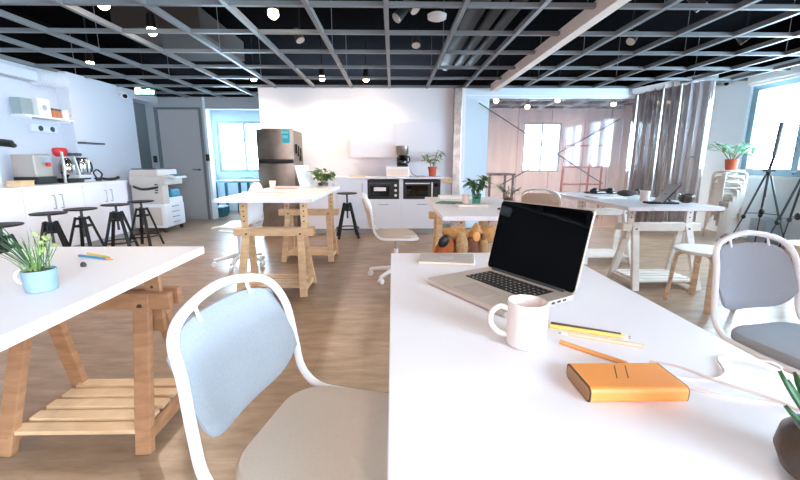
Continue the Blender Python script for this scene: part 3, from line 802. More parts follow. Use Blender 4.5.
# orange power bank
pb = thing('power_bank', 'orange power bank with tan ends near the right foreground', 'power bank', (.372, .567, T0), R(0))
sec = rrect(.082, .021, .009, 4)
mxp = Matrix.Rotation(PI/2, 4, 'Z') @ Matrix.Rotation(PI/2, 4, 'X')
def pbpart(x0, x1, sec_, m_, nm, parent):
    q = MB(); n = len(sec_)
    A = [q.bm.verts.new((x0, y, z+.0105)) for y, z in sec_]; B = [q.bm.verts.new((x1, y, z+.0105)) for y, z in sec_]
    q.bm.faces.new(A[::-1]); q.bm.faces.new(B)
    for i in range(n): q.bm.faces.new([A[i], A[(i+1) % n], B[(i+1) % n], B[i]])
    return q.build(nm, m_, parent)
sec = [(-.041, -.0105), (.041, -.0105), (.041, .0105)]
sec = [(x, y+.0025) for x, y in rrect(.082, .026, .008, 4)]
pbpart(-.074, .074, sec, M['orange'], 'case', pb)
e1 = [(y*.99, z*.97) for y, z in sec]
pbpart(-.0755, -.074, sec, M['stem'], 'end_rim', pb); pbpart(-.0762, -.0755, [(y*.92, z*.8) for y, z in sec], M['orange_face'], 'end_cap', pb)
pbpart(.074, .0758, sec, M['stem'], 'end_rim', pb)
gr = MB()
for x in (-.012, .006):
    gr.bar((x-.008, -.012, .0261), (x+.009, .026, .0261), .0016, .0006, (1, 0, 0))
gr.build('groove', M['stem'], pb)

# charging cables
def cable(name, pts, label, r=.0022):
    o = MB().tube(smooth_path(pts, 8), r, 8).build(name, M['cable'], smooth=True)
    return tag(o, label, 'cable', 'white charging cables')
zc = T0+.0032
cable('charging_cable', [(.445, .60, zc+.008), (.47, .60, zc), (.52, .585, zc), (.57, .605, zc), (.60, .655, zc), (.63, .665, zc), (.665, .65, zc), (.688, .635, zc), (.697, .628, zc-.02), (.70, .625, zc-.12)], 'thin white cable curving from the power bank over the table edge')
cable('charging_cable', [(.448, .575, zc+.008), (.47, .572, zc), (.51, .54, zc), (.56, .525, zc), (.62, .51, zc), (.66, .53, zc)], 'white cable lying lower from the power bank toward the dark pot', .0026)
cable('charging_cable', [(.468, .648, zc), (.50, .615, zc+.006), (.53, .565, zc+.007), (.57, .52, zc+.007), (.62, .44, zc), (.66, .38, zc)], 'white cable crossing the other cables diagonally', .0026)

# dark pot with succulent at the right edge
t = thing('succulent_pot', 'dark brown round pot with pointed green succulent at the lower right', 'potted plant', (.497, .372, T0))
MB().lathe([(.03, 0), (.045, .010), (.053, .03), (.05, .052), (.04, .064), (.037, .064), (.035, .058), (.01, .057)], n=36).build('pot', M['brown_pot'], t, smooth=True)
lf = MB()
for i in range(13):
    a = 2*PI*i/13; e = .35+.5*(i % 3)/2
    lf.leaf((.012*math.cos(a), .012*math.sin(a), .058), (math.cos(a), math.sin(a), e), .05+.012*(i % 2), .011, -.35, 6, fold=.3, curl=2)
lf.build('succulent_leaves', M['leaf_dark'], t, smooth=True, solid=.004)
MB().lathe([(.001, .057), (.035, .057), (.035, .06), (.001, .063)], n=20).build('soil', M['soil'], t)

# ------------------------------------------------------------------ left table things
t = thing('cup_planter', 'light blue cup planter with arching grass on the left table', 'potted plant', (-1.075, 1.165, .765))
t.scale = (.74, .74, .76)
MB().lathe([(.046, 0), (.052, .004), (.056, .03), (.058, .085), (.056, .088), (.053, .085), (.05, .07), (.01, .068)], n=36).build('pot', M['blue_pot'], t, smooth=True)
MB().tube(smooth_path([(-.055, -.0, .075), (-.08, .0, .082), (-.098, .0, .062), (-.092, .0, .036), (-.056, .0, .022)], 6), .006, 10).build('handle', M['mug'], t, smooth=True)
MB().lathe([(.001, .07), (.053, .07), (.053, .078), (.03, .085), (.001, .08)], n=20).build('soil', M['soil'], t, smooth=True)
g1 = MB(); g2 = MB(); g3 = MB()
for i in range(34):
    a = random.uniform(0, 2*PI); e = random.uniform(1.2, 4.5); Lf = random.uniform(.12, .27)
    if math.cos(a) > .2: Lf *= .75
    g1.leaf((random.uniform(-.03, .03), random.uniform(-.03, .03), .078), (math.cos(a)-.3, math.sin(a), e), Lf, random.uniform(.0025, .0055), random.uniform(.1, .45), 8, curl=3)
for i in range(7):
    a = random.uniform(-.8, 1.2)
    p = (.03+.05*math.cos(a)*(i % 3)/2, .04*math.sin(a), .15+.012*i)
    for k in range(3):
        b_ = random.uniform(0, 2*PI); g2.leaf(p, (math.cos(b_)*.6, math.sin(b_)*.3, .8), .035, .017, .4, 5, side=(.7*math.sin(b_)+.5, .2, .3))
for i in range(10):
    g2.leaf((random.uniform(-.05, .0), random.uniform(-.03, .03), .078), (random.uniform(-1, .2), random.uniform(-1, 1), 1.6), .045, .01, .1, 5)
for i in range(20):
    a = random.uniform(2.2, 4.1)
    g3.leaf((-.02, 0, .078), (math.cos(a)*(.5+.08*i), math.sin(a)*.5, 1.3), .20+.015*i, .0045, .35, 12, curl=3)
for i in range(7):
    a = random.uniform(-.8, 1.2); x1, y1 = .03+.05*math.cos(a)*(i % 3)/2, .04*math.sin(a)
    g3.tube(smooth_path([(.006*i-.02, 0, .075), (.5*x1, .5*y1, .11), (x1, y1, .15+.012*i)], 5), .0013, 5)
g1.build('grass_blades', M['leaf'], t); g2.build('pale_leaves', M['leaf_yellow'], t); g3.build('dark_blades', M['leaf_dark'], t)
def pen(name, a, b, z, m_, mt, label, r=.005, group='pens on the left table'):
    L = math.hypot(b[0]-a[0], b[1]-a[1])
    t = thing(name, label, 'pen', (a[0], a[1], z), math.atan2(b[1]-a[1], b[0]-a[0]), group)
    MB().cyl((0, 0, r), (L*.82, 0, r), r, n=10).build('barrel', m_, t, smooth=True)
    MB().cyl((L*.82, 0, r), (L, 0, r), r, r*.5, 10).build('pen_cap', mt, t, smooth=True)
pen('pen', (-1.30, 1.60), (-1.115, 1.53), .765, M['blue_pen'], M['orange_pen'], 'blue pen with orange tip lying on the left table')
pen('pen', (-1.29, 1.635), (-1.15, 1.565), .765, M['yellow'], M['yellow'], 'yellow pen lying behind the blue pen')
tag(MB().blob((-1.16, 1.44, .772), (.011, .008, .012)).build('paper_clip', M['graphite']), 'small dark clip standing right of the cup planter', 'clip')

# ------------------------------------------------------------------ table before the fridge
t = thing('laptop_stand_open', 'white laptop standing open on the table before the fridge', 'laptop', (-1.02, 4.72, .855), R(72))
MB().box(-.15, .15, -.2, 0, 0, .014).build('base', M['alu_light'], t, bevel=.003)
mx2 = Matrix.Translation((0, 0, .014)) @ Matrix.Rotation(R(-14), 4, 'X')
MB().box(-.15, .15, 0, .008, 0, .25, mx2).build('lid', M['white_paint'], t, bevel=.003)
t.name = 'laptop'
def bush(name, label, loc, pot_prof, potmat, n, spread, hgt, leafL, leafW, mats, stems=4, soilz=None, cat='potted plant', group=None):
    t = thing(name, label, cat, loc, 0, group)
    MB().lathe(pot_prof, n=24).build('pot', potmat, t, smooth=True)
    zt = soilz if soilz is not None else pot_prof[-1][1]
    r_ = max(r for r, z in pot_prof)*.85
    MB().lathe([(.001, zt-.004), (r_, zt-.004), (r_, zt), (.001, zt+.004)], n=16).build('soil', M['soil'], t)
    ms = [MB() for _ in mats]; sm_ = MB()
    tips = []
    for i in range(stems):
        a = 2*PI*i/stems+random.uniform(-.3, .3); q = spread*.45
        tip = Vector((q*math.cos(a), q*math.sin(a), zt+hgt*random.uniform(.5, .85))); tips.append(tip)
        sm_.tube(smooth_path([(.3*r_*math.cos(a), .3*r_*math.sin(a), zt-.01), (tip.x*.45, tip.y*.45, zt+hgt*.35), tuple(tip)], 4), .0035, 6)
    for i in range(n):
        tp = random.choice(tips); k = random.uniform(.45, 1.05)
        p = Vector((tp.x*k, tp.y*k, zt+(tp.z-zt)*k))
        a = random.uniform(0, 2*PI)
        random.choice(ms).leaf(p, (math.cos(a), math.sin(a), random.uniform(-.2, 1.)), leafL*random.uniform(.7, 1.2), leafW*random.uniform(.8, 1.2), random.uniform(.2, .6), 5, fold=.15)
    sm_.build('stem', M['stem'], t)
    for m_, mt in zip(ms, mats): m_.build('foliage', mt, t)
    return t
bush('potted_plant', 'bushy green plant beside the white laptop before the fridge', (-.85, 4.83, .855), [(.05, 0), (.06, .01), (.062, .045), (.055, .05)], M['brown_pot'], 120, .28, .19, .09, .045, [M['leaf'], M['leaf_yellow'], M['leaf_dark']], 7)
c = thing('paper_cup', 'cream paper cup standing on the table before the fridge', 'cup', (-1.38, 4.55, .855))
MB().lathe([(.028, 0), (.038, .085), (.035, .085), (.026, .006)], n=20).build('cup_wall', mat('cream_cup', (244, 222, 190), .6), c, smooth=True)
nb = thing('notebook', 'pink notebook lying on the table before the fridge', 'notebook', (-1.22, 3.95, .855), R(15))
MB().box(-.14, .14, -.1, .1, 0, .008).build('cover', M['pink'], nb); MB().box(-.137, .137, -.098, .098, .008, .012).build('pages', M['paper'], nb)
tag(MB().box(-.15, .15, -.105, .105, 0, .002, Matrix.Translation((-1.10, 4.12, .8555)) @ Matrix.Rotation(.4, 4, 'Z')).build('paper_sheet', M['paper']), 'white sheet of paper behind the pink notebook', 'paper')
tag(MB().box(-.11, .11, -.07, .07, 0, .01, Matrix.Translation((-1.2, 4.45, .8555)) @ Matrix.Rotation(-.3, 4, 'Z')).build('folder', M['pink'], bevel=.002), 'thin pink folder in front of the white laptop base', 'folder')

# ------------------------------------------------------------------ table behind the laptop
bush('potted_plant', 'leafy plant in a green glass on the table behind the laptop', (.775, 3.62, .765), [(.03, 0), (.036, .006), (.045, .1), (.042, .1)], M['vase'], 100, .2, .25, .085, .032, [M['leaf_dark'], M['leaf']], 6, .06)
bush('potted_plant', 'small plant on the end of the table before the partition', (1.10, 3.72, .765), [(.03, 0), (.04, .006), (.046, .05), (.042, .05)], M['brown_pot'], 36, .26, .15, .08, .02, [M['leaf_dark'], M['leaf_pale']], 6)
nb = thing('notebook', 'green notebook lying on the table behind the laptop', 'notebook', (.56, 3.72, .765), R(-25))
MB().box(-.13, .13, -.09, .09, 0, .007).build('cover', M['green_card'], nb); MB().box(-.128, .126, -.088, .088, .007, .01).build('pages', M['green_card'], nb)
t = tag(MB().box(-.14, .14, -.05, .05, 0, .02, Matrix.Translation((.70, 3.44, .7655)) @ Matrix.Rotation(.05, 4, 'Z')).build('keyboard', M['alu'], bevel=.004), 'slim grey keyboard in front of the green notebook', 'keyboard')
c = thing('tumbler', 'pale pink tumbler left of the plant in the green glass', 'cup', (.68, 3.66, .765))
MB().lathe([(.028, 0), (.034, .09), (.031, .09), (.026, .006)], n=20).build('cup_wall', mat('pale_pink', (240, 214, 208), .4), c, smooth=True)
tag(MB().box(.5, .86, 4.15, 4.33, .765, .795).build('paper_tray', M['paper'], bevel=.004), 'low white box at the far end of the table behind the laptop', 'box')
tag(MB().blob((.88, 3.17, .775), (.03, .02, .01)).build('computer_mouse', M['brown_pot']), 'small dark object on the near edge of the table behind the laptop', 'mouse')

# plush dog slumped on a stool
t = thing('plush_dog', 'brown and tan plush dog slumped beyond the far end of the foreground table', 'plush toy', (.43, 2.36, .462))
MB().blob((.0, .04, .125), (.175, .10, .125)).build('body', M['plush_rust'], t, smooth=True)
MB().blob((-.05, -.03, .262), (.085, .065, .042), Matrix.Rotation(.12, 3, 'Y')).build('head', M['plush'], t, smooth=True)
MB().blob((-.115, -.07, .185), (.055, .05, .065), Matrix.Rotation(.35, 3, 'Y')).build('muzzle', M['plush_rust'], t, smooth=True)
MB().blob((-.132, -.115, .232), (.03, .028, .042), Matrix.Rotation(.55, 3, 'Y')).build('nose', M['black'], t, smooth=True)
MB().blob((-.022, -.10, .205), (.038, .03, .075), Matrix.Rotation(-.08, 3, 'Y')).build('ear', mat('plush_fawn', (186, 148, 106), 1., var=(60, .7, (150, 112, 74)), bump=(220, 1)), t, smooth=True)
MB().blob((.045, -.06, .15), (.055, .05, .10)).build('leg', M['plush_dark'], t, smooth=True)
MB().blob((.07, -.05, .27), (.042, .035, .062), None, 16, 10, lambda c_: Vector((c_.x*(1-.6*max(0, c_.z)), c_.y, c_.z))).build('paw', M['plush'], t, smooth=True)
MB().blob((.066, -.085, .253), (.022, .012, .03)).build('paw_pad', M['orange_pen'], t, smooth=True)
MB().blob((.108, -.08, .245), (.014, .012, .03), Matrix.Rotation(-.3, 3, 'Y')).build('dark_patch', M['plush_dark'], t, smooth=True)
MB().blob((.118, -.07, .18), (.03, .03, .075), Matrix.Rotation(-.15, 3, 'Y')).build('limb', MATS['plush_fawn'], t, smooth=True)
MB().blob((.155, .0, .25), (.07, .06, .055)).build('rump', M['plush'], t, smooth=True)

# ------------------------------------------------------------------ right table things
c = thing('mug', 'plain white mug standing on the right table', 'mug', (2.47, 3.80, .775), R(30))
MB().lathe([(.036, 0), (.042, .005), (.044, .1), (.041, .1), (.038, .01), (.01, .008)], n=24).build('mug_body', M['mug'], c, smooth=True)
t = thing('tablet_stand', 'tablet leaning on a black stand on the right table', 'tablet', (2.47, 3.56, .775), R(-6))
MB().box(-.13, .13, -.06, .06, 0, .016).build('stand_base', M['black'], t, bevel=.004)
MB().bar((-.02, 0, .012), (.11, .0, .175), .17, .01, (0, 1, 0)).build('tablet_body', M['dark_grey'], t)
MB().bar((.03, 0, .09), (.085, 0, .014), .04, .008, (0, 1, 0)).build('prop', M['chrome'], t)
MB().bar((-.026, 0, .013), (.104, .0, .178), .15, .004, (0, 1, 0)).build('screen', M['alu_light'], t)
t = thing('bowl', 'dark bowl with a glass rim right of the tablet stand', 'bowl', (2.75, 3.62, .775))
MB().lathe([(.03, 0), (.055, .015), (.068, .045), (.06, .075), (.05, .08), (.046, .07), (.01, .06)], n=28).build('bowl_body', M['brown_pot'], t, smooth=True)
MB().lathe([(.068, .05), (.072, .085), (.068, .085), (.062, .05)], n=28, capb=False, capt=False).build('glass_rim', M['pane'], t, smooth=True)
t = thing('headset', 'black headset with tangled cable on the far end of the right table', 'headset', (2.52, 4.7, .775))
for x in (-.09, .1): MB().blob((x, 0, .035), (.05, .04, .035)).build('ear_cup', M['black'], t, smooth=True)
MB().tube(smooth_path([(-.09, 0, .05), (-.05, .08, .04), (.04, .1, .035), (.1, 0, .05)], 6), .012, 8).build('headband', M['black'], t, smooth=True)
MB().tube(smooth_path([(-.12, 0, .02), (-.2, .03, .015), (-.16, -.06, .01), (-.05, -.08, .008), (.02, -.05, .008), (.1, -.08, .008), (.18, -.02, .008)], 6), .006, 6).build('cord', M['black'], t)
t = thing('camera_bag', 'dark soft pouch lying behind the white mug on the right table', 'pouch', (2.62, 4.35, .775))
MB().blob((0, 0, .035), (.11, .06, .035)).build('pouch_body', mat('dark_brown_cloth', (70, 58, 56), .9), t, smooth=True)
MB().tube(smooth_path([(.08, 0, .04), (.12, 0, .075), (.15, 0, .04)], 6), .01, 6).build('strap', M['black'], t)
tag(MB().box(-.17, .17, -.11, .11, 0, .012, Matrix.Translation((2.3, 4.2, .775)) @ Matrix.Rotation(.15, 4, 'Z')).build('paper_stack', M['paper']), 'white papers lying in front of the headset on the right table', 'paper')

# plant on the stool stack
bush('potted_plant', 'leafy plant in a red pot on top of the stool stack', (5.05, 5.85, .083*7+.45), [(.06, 0), (.066, .006), (.085, .16), (.078, .16)], M['terracotta'], 80, .62, .36, .15, .045, [M['leaf_pale'], M['leaf_pale'], M['leaf']], 9, .14)
# tripods
def tripod(label, loc, rz, apex, top, ft, arm=False):
    t = thing('tripod', label, 'tripod', loc, rz, 'black tripods')
    MB().cyl((0, 0, apex-.28), (0, 0, apex+.06), .014, n=12).build('centre_column', M['tripod_grey'], t, smooth=True)
    hd = MB(); hd.box(-.05, .05, -.035, .035, apex+.05, apex+.075); hd.cyl((0, 0, apex+.0), (0, 0, apex+.05), .028, n=12)
    hd.build('head', M['black'], t)
    for i in range(3):
        a = PI+2*PI*i/3; c, s_ = math.cos(a), math.sin(a)
        lg = MB(); lg.cyl((.03*c, .03*s_, apex), (ft*.55*c, ft*.55*s_, apex*.45), .012, n=8); lg.cyl((ft*.55*c, ft*.55*s_, apex*.45), (ft*c, ft*s_, 0.0), .008, n=8)
        l_ = lg.build('leg', M['tripod_grey'], t, smooth=True)
        MB().blob((ft*.55*c, ft*.55*s_, apex*.45), (.025, .025, .03)).build('leg_clamp', M['black'], l_, smooth=True)
        MB().cyl((.0, .0, apex*.5), (ft*.5*c, ft*.5*s_, apex*.5), .005, n=6).build('spreader', M['black_metal'], t)
    MB().blob((0, 0, apex*.52), (.03, .03, .045)).build('column_hub', M['black'], t, smooth=True)
    if top: MB().cyl((0.0, 0, apex+.07), (.03, 0, apex+.25), .018, n=12).build('light_grip', M['black'], t, smooth=True); MB().cyl((.03, 0, apex+.25), (.05, 0, top), .026, .028, 14).build('light_tube', mat('tube_grey', (120, 124, 130), .5), t, smooth=True)
    if arm: MB().cyl((-.16, 0, apex+.0), (.04, 0, apex+.07), .01, n=8).build('pan_handle', M['black'], t, smooth=True)
    return t
tripod('black tripod with upright grey light tube before the right windows', (4.84, 5.02, 0), R(-12), .98, 1.64, .36)
tripod('black tripod with pan handle at the right picture edge', (4.70, 4.42, 0), R(0), 1.02, None, .42, True)
ub = MB(); ub.box(5.2, 5.44, 5.3, 5.55, 0, .36)
tag(ub.build('storage_crate', mat('pale_grey_plastic', (176, 192, 204), .5), bevel=.01), 'pale grey crate on the floor right of the stool stack', 'crate')

# ------------------------------------------------------------------ left counter
CX = -4.06
wt = tag(MB().box(XL+.005, CX, 2.0, 5.845, .845, .88).box(-4.525, CX, 5.845, 6.12, .845, .88).build('worktop', M['cab_white'], bevel=.003), 'white worktop along the left wall behind the bar stools', 'worktop')
def cabinet(label, y0, y1, group='left counter cabinets', back=XL+.01):
    t = thing('base_cabinet', label, 'cabinet', (CX, (y0+y1)/2, 0), 0, group); hw = (y1-y0)/2
    MB().box(back-CX, -.035, -hw+.001, hw-.001, .09, .845).build('carcass', M['cab_white'], t)
    MB().box(back-CX, -.07, -hw+.001, hw-.001, .0, .09).build('plinth', M['door_grey'], t)
    for s_ in (-1, 1):
        a, b = (0.002, hw-.003) if s_ > 0 else (-hw+.003, -.002)
        d = MB().box(-.034, -.016, a, b, .1, .84).build('door', M['cab_white'], t, bevel=.002)
        y = s_*.055
        hd = MB(); hd.tube([(-.016, y, .60), (.012, y, .60), (.014, y, .61), (.014, y, .75), (.012, y, .76), (-.016, y, .76)], .006, 8); hd.build('handle', M['copper_handle'], d, smooth=True)
    return t
cabinet('white counter cabinet nearest the copier at left wall', 5.25, 6.11, back=-4.525)
cabinet('white counter cabinet with bar handles under the coffee machine', 4.39, 5.25)
cabinet('white counter cabinet at the left picture edge', 3.53, 4.39)
cabinet('white counter cabinet left of the picture edge', 2.67, 3.53)
ZC = .88
# espresso machine: steel box with group head
t = thing('espresso_machine', 'silver box espresso machine on the left counter', 'coffee machine', (-4.45, 5.02, ZC))
MB().box(-.15, .12, -.13, .13, .09, .36).build('housing', mat('warm_steel', (186, 176, 166), .35, .3), t, bevel=.012)
MB().box(-.15, .14, -.14, .14, 0, .09).build('drip_tray', M['black'], t, bevel=.006)
MB().box(.12, .135, -.02, .11, .26, .33).build('control_panel', M['copper_handle'], t)
MB().cyl((.13, .04, .24), (.16, .04, .24), .026, n=14).build('knob', M['red'], t, smooth=True)
# red topped grinder
t = thing('coffee_grinder', 'coffee grinder with red hopper and chrome body on left counter', 'coffee grinder', (-4.36, 5.37, ZC))
MB().box(-.12, .14, -.12, .12, 0, .06).build('base', M['black'], t, bevel=.01)
MB().lathe([(.05, .06), (.085, .12), (.09, .22), (.055, .3), (.03, .32)], (0.02, 0, 0), 24).build('body', M['chrome'], t, smooth=True)
MB().lathe([(.05, .34), (.075, .37), (.085, .42), (.07, .45), (.02, .455)], (0, -.04, 0), 24).build('hopper', M['red'], t, smooth=True)
for y in (-.15, .13): MB().bar((.1, y, 0), (.06, y*.6, .4), .022, .022).build('side_post', M['alu_light'], t)
MB().box(-.05, .1, .0, .2, .35, .39).build('arm', M['dark_grey'], t, bevel=.01)
MB().box(.02, .2, -.04, .18, .06, .1).build('scale_plate', M['alu_light'], t)
# kettle / mixing jug
t = thing('steel_kettle', 'shiny steel kettle on a stand on the left counter', 'kettle', (-4.36, 5.66, ZC))
MB().lathe([(.085, .1), (.095, .13), (.095, .3), (.08, .33), (.02, .335)], n=26).build('kettle_body', M['chrome'], t, smooth=True)
MB().box(-.1, .1, -.12, .09, 0, .03).build('stand', M['alu_light'], t, bevel=.008)
MB().bar((-.04, -.1, .03), (-.07, -.12, .33), .04, .03).build('stand_arm', M['alu_light'], t)
MB().lathe([(.08, .03), (.1, .1), (.085, .1)], n=20).build('cradle', M['dark_grey'], t, smooth=True)
MB().tube(smooth_path([(.0, .095, .28), (.02, .15, .25), (.02, .15, .15), (0, .095, .12)], 5), .012, 8).build('handle', M['black'], t, smooth=True)
t = thing('portafilter', 'black handled portafilter lying at the counter end by the copier', 'portafilter', (-4.24, 5.92, ZC), R(65))
MB().lathe([(.04, 0), (.045, .02), (.045, .05), (.04, .05)], (-.1, 0, 0), 20).build('basket', M['black'], t, smooth=True)
MB().tube(smooth_path([(-.06, 0, .035), (.03, 0, .02), (.13, 0, .025), (.19, 0, .045)], 5), .021, 10).build('handle', M['black'], t, smooth=True)
MB().tube(smooth_path([(-.12, 0, .05), (-.15, 0, .12), (-.09, .02, .16), (-.03, .02, .1), (-.06, 0, .05)], 5), .011, 8).build('spout', M['black'], t, smooth=True)
for i, (y, hgt, l) in enumerate([(4.36, .2, 'tall steel canister nearest the wooden tray on the left counter'), (4.24, .17, 'shorter steel canister at the left picture edge on the counter')]):
    t = thing('canister', l, 'canister', (-4.3, y, ZC), 0, 'steel canisters')
    MB().cyl((0, 0, 0), (0, 0, hgt), .045, n=20).build('can', M['alu_light'], t, smooth=True)
    MB().cyl((0, 0, hgt), (0, 0, hgt+.02), .03, n=16).build('lid', M['chrome'], t, smooth=True)
t = thing('wooden_box', 'small wooden box between canisters and espresso machine', 'box', (-4.25, 4.58, ZC))
MB().box(-.08, .08, -.09, .09, 0, .05).build('box_body', M['pine'], t, bevel=.004); MB().box(-.085, .085, -.095, .095, .05, .062).build('box_lid', M['pine'], t, bevel=.004)
# shelf with packages on the left wall
SZ = 1.73
t = thing('wall_shelf', 'white floating shelf on the left wall above the coffee machine', 'shelf', (XL, 5.45, SZ))
MB().box(0.002, .2, -.37, .38, -.025, 0).build('shelf_board', M['white_paint'], t, bevel=.002)
for y in (-.3, .3): MB().box(.002, .2, y-.012, y+.012, -.05, -.025).build('bracket', M['white_paint'], t)
tag(MB().box(XL+.03, XL+.15, 5.1, 5.26, SZ, SZ+.2).build('package', mat('silver_box', (150, 160, 160), .5), bevel=.004), 'grey carton at the left end of the wall shelf', 'carton')
t = thing('package', 'white carton with small grey mark on the wall shelf', 'carton', (XL+.10, 5.39, SZ))
MB().box(-.07, .09, -.09, .09, 0, .22).build('carton', M['paper'], t, bevel=.003); MB().cyl((.09, .0, .11), (.0915, .0, .11), .035, n=16).build('printed_mark', M['copper_handle'], t)
for i in range(4):
    l = ['amber spice jar nearest the white carton on the wall shelf', 'amber spice jar second from the white carton', 'amber spice jar third from the white carton', 'amber spice jar beside the white cup on the shelf'][i]
    t = thing('spice_jar', l, 'jar', (XL+.13, 5.52+.055*i, SZ), 0, 'spice jars on the wall shelf')
    MB().cyl((0, 0, 0), (0, 0, .1), .025, n=16).build('jar', mat('amber_jar', (196, 110, 66), .3), t, smooth=True)
    MB().cyl((0, 0, .1), (0, 0, .125), .024, n=16).build('lid', M['brown_pot'], t, smooth=True)
c = thing('mug', 'white cup at the right end of the wall shelf', 'mug', (XL+.13, 5.775, SZ), R(60))
MB().lathe([(.035, 0), (.045, .01), (.048, .12), (.044, .12), (.04, .012)], n=24).build('mug_body', M['mug'], c, smooth=True)
MB().tube(smooth_path([(.046, 0, .1), (.08, 0, .09), (.08, 0, .04), (.046, 0, .025)], 5), .006, 8).build('handle', M['mug'], c, smooth=True)
t = thing('power_socket', 'pale wall socket box with two dark holes under the shelf', 'socket', (XL, 5.5, 1.585))
MB().box(.0, .07, -.2, .2, -.055, .055).build('socket_box', M['conc'], t, bevel=.02)
for y in (-.08, .1): MB().cyl((.07, y, 0), (.075, y, 0), .035, n=18).build('socket_hole', M['black'], t)
t = thing('ledge_shelf', 'thin black ledge on the left wall above the black portafilter', 'shelf', (-4.53, 6.06, 1.42))
MB().box(.0, .12, -.19, .19, -.012, .012).build('ledge', M['black'], t)
t = thing('wall_hook', 'black hand grinder hanging on the wall at the left picture edge', 'grinder', (XL+.02, 4.9, 1.37))
MB().cyl((0, -.2, .02), (0.02, .1, .0), .045, n=14).build('grinder_body', M['black'], t, smooth=True)
t.name = 'hand_grinder'
MB().blob((.05, .09, -.02), (.03, .04, .03)).build('grinder_knob', M['black'], t, smooth=True)
t = thing('oven_glove', 'red pot holder hanging on the wall at the left picture edge', 'pot holder', (XL+.012, 4.76, 1.17))
MB().blob((0, 0, 0), (.012, .07, .08)).build('cloth', M['red'], t, smooth=True)
MB().tube([(0, 0, .07), (0, .01, .12), (0, 0, .14)], .004, 6).build('loop', M['red'], t)
t.name = 'pot_holder'

# ------------------------------------------------------------------ copier
t = thing('copier', 'large cream and white office copier at the end of the left counter', 'copier', (-3.99, 6.75, 0))
MB().box(-.25, .25, -.3, .3, .08, .47).build('lower_cabinet', M['copier_white'], t, bevel=.008)
for i in range(4):
    z0 = .1+.088*i
    d = MB().box(.25, .262, -.285, .285, z0, z0+.082).build('paper_drawer', M['copier_white'], t, bevel=.003)
    MB().box(.262, .275, -.1, .1, z0+.045, z0+.06).build('drawer_handle', M['copper_handle'], d)
MB().box(-.25, .25, -.296, -.12, .47, .78).build('side_housing', M['cream'], t, bevel=.006)
MB().box(-.25, -.05, -.12, .296, .47, .78).build('rear_housing', M['cream'], t, bevel=.006)
MB().box(-.05, .24, -.12, .3, .47, .56).build('output_floor', M['copier_white'], t)
MB().box(-.27, .27, -.3, .3, .78, .92).build('scanner_unit', M['cream'], t, bevel=.01)
MB().box(-.26, .2, -.29, .29, .92, 1.03).build('document_feeder', M['cream'], t, bevel=.015)
MB().box(-.24, .14, -.25, .25, 1.03, 1.045).build('feeder_lid', M['dark_grey'], t, bevel=.006)
MB().bar((.26, 0, .93), (.42, 0, .9), .34, .03, (0, 1, 0)).build('control_panel', M['copier_white'], t)
MB().bar((.28, 0, .945), (.40, 0, .922), .22, .006, (0, 1, 0)).build('panel_screen', M['teal_bag'], t)
ps = MB(); ps.box(-.16, .2, -.304, -.3, .12, .42); ps.build('side_panel', M['cream'], t)
sl = MB(); sl.tube(smooth_path([(-.2, -.3, .76), (-.05, -.35, .72), (.1, -.35, .73), (.19, -.3, .75)], 5), .02, 8); sl.build('bypass_tray', M['dark_grey'], t)
for x, z in ((.16, .79), (.16, .70), (.15, .66)): MB().box(x-.025, x+.025, -.306, -.298, z-.01, z+.01).build('side_latch', M['dark_grey'], t)
for x in (-.2, .2):
    for y in (-.25, .25): MB().cyl((x, y, 0), (x, y, .08), .03, n=10).build('foot', M['black'], t)
bg = thing('paper_pack', 'blue plastic pack of paper in the copier tray', 'pack', (-3.86, 6.88, .562))
MB().box(-.1, .1, -.14, .14, 0, .13).build('wrapping', M['teal_bag'], bg, bevel=.03, seg=3)
MB().box(-.08, .085, -.12, .12, .13, .135).build('pack_label', M['blue_pen'], bg)

# ------------------------------------------------------------------ fridge
t = thing('fridge', 'tall steel fridge freezer standing left of the kitchen counter', 'fridge', (-1.785, 6.1, 0))
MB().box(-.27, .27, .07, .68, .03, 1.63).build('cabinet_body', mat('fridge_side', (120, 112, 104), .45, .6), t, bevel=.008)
def fdoor(z0, z1, nm):
    q = MB(); n = 12
    A, B = [], []
    for i in range(n+1):
        u = -1+2*i/n; y = .0+.025*u*u
        A.append(q.bm.verts.new((u*.275, y, z0))); B.append(q.bm.verts.new((u*.275, y, z1)))
    C = [q.bm.verts.new((.275, .068, z)) for z in (z0, z1)]; D = [q.bm.verts.new((-.275, .068, z)) for z in (z0, z1)]
    for i in range(n): q.bm.faces.new([A[i], A[i+1], B[i+1], B[i]])
    q.bm.faces.new([A[n], C[0], C[1], B[n]]); q.bm.faces.new([D[0], A[0], B[0], D[1]]); q.bm.faces.new([C[0], D[0], D[1], C[1]])
    q.bm.faces.new(A[::-1]+[D[0], C[0]]); q.bm.faces.new(B+[C[1], D[1]])
    return q.build(nm, M['steel'], t, smooth=True)
fdoor(.06, 1.13, 'fridge_door'); fdoor(1.19, 1.64, 'freezer_door')
hn = MB(); hn.tube(smooth_path([(-.25, .01, 1.17), (-.2, -.02, 1.155), (0, -.045, 1.15), (.2, -.02, 1.155), (.25, .01, 1.17)], 5), .024, 10)
hn.build('handle_band', M['black'], t, smooth=True)
MB().box(-.265, .265, .02, .3, 1.13, 1.19).build('door_gap', M['black'], t)
MB().box(.1, .235, -.003+.008, .02, 1.43, 1.62).build('energy_label', M['teal'], t)
lw_ = MB(); lw_.box(.115, .22, .003, .006, 1.57, 1.6); lw_.box(.13, .205, .003, .006, 1.5, 1.545); lw_.build('label_print', mat('pale_teal', (130, 214, 216), .5), t)
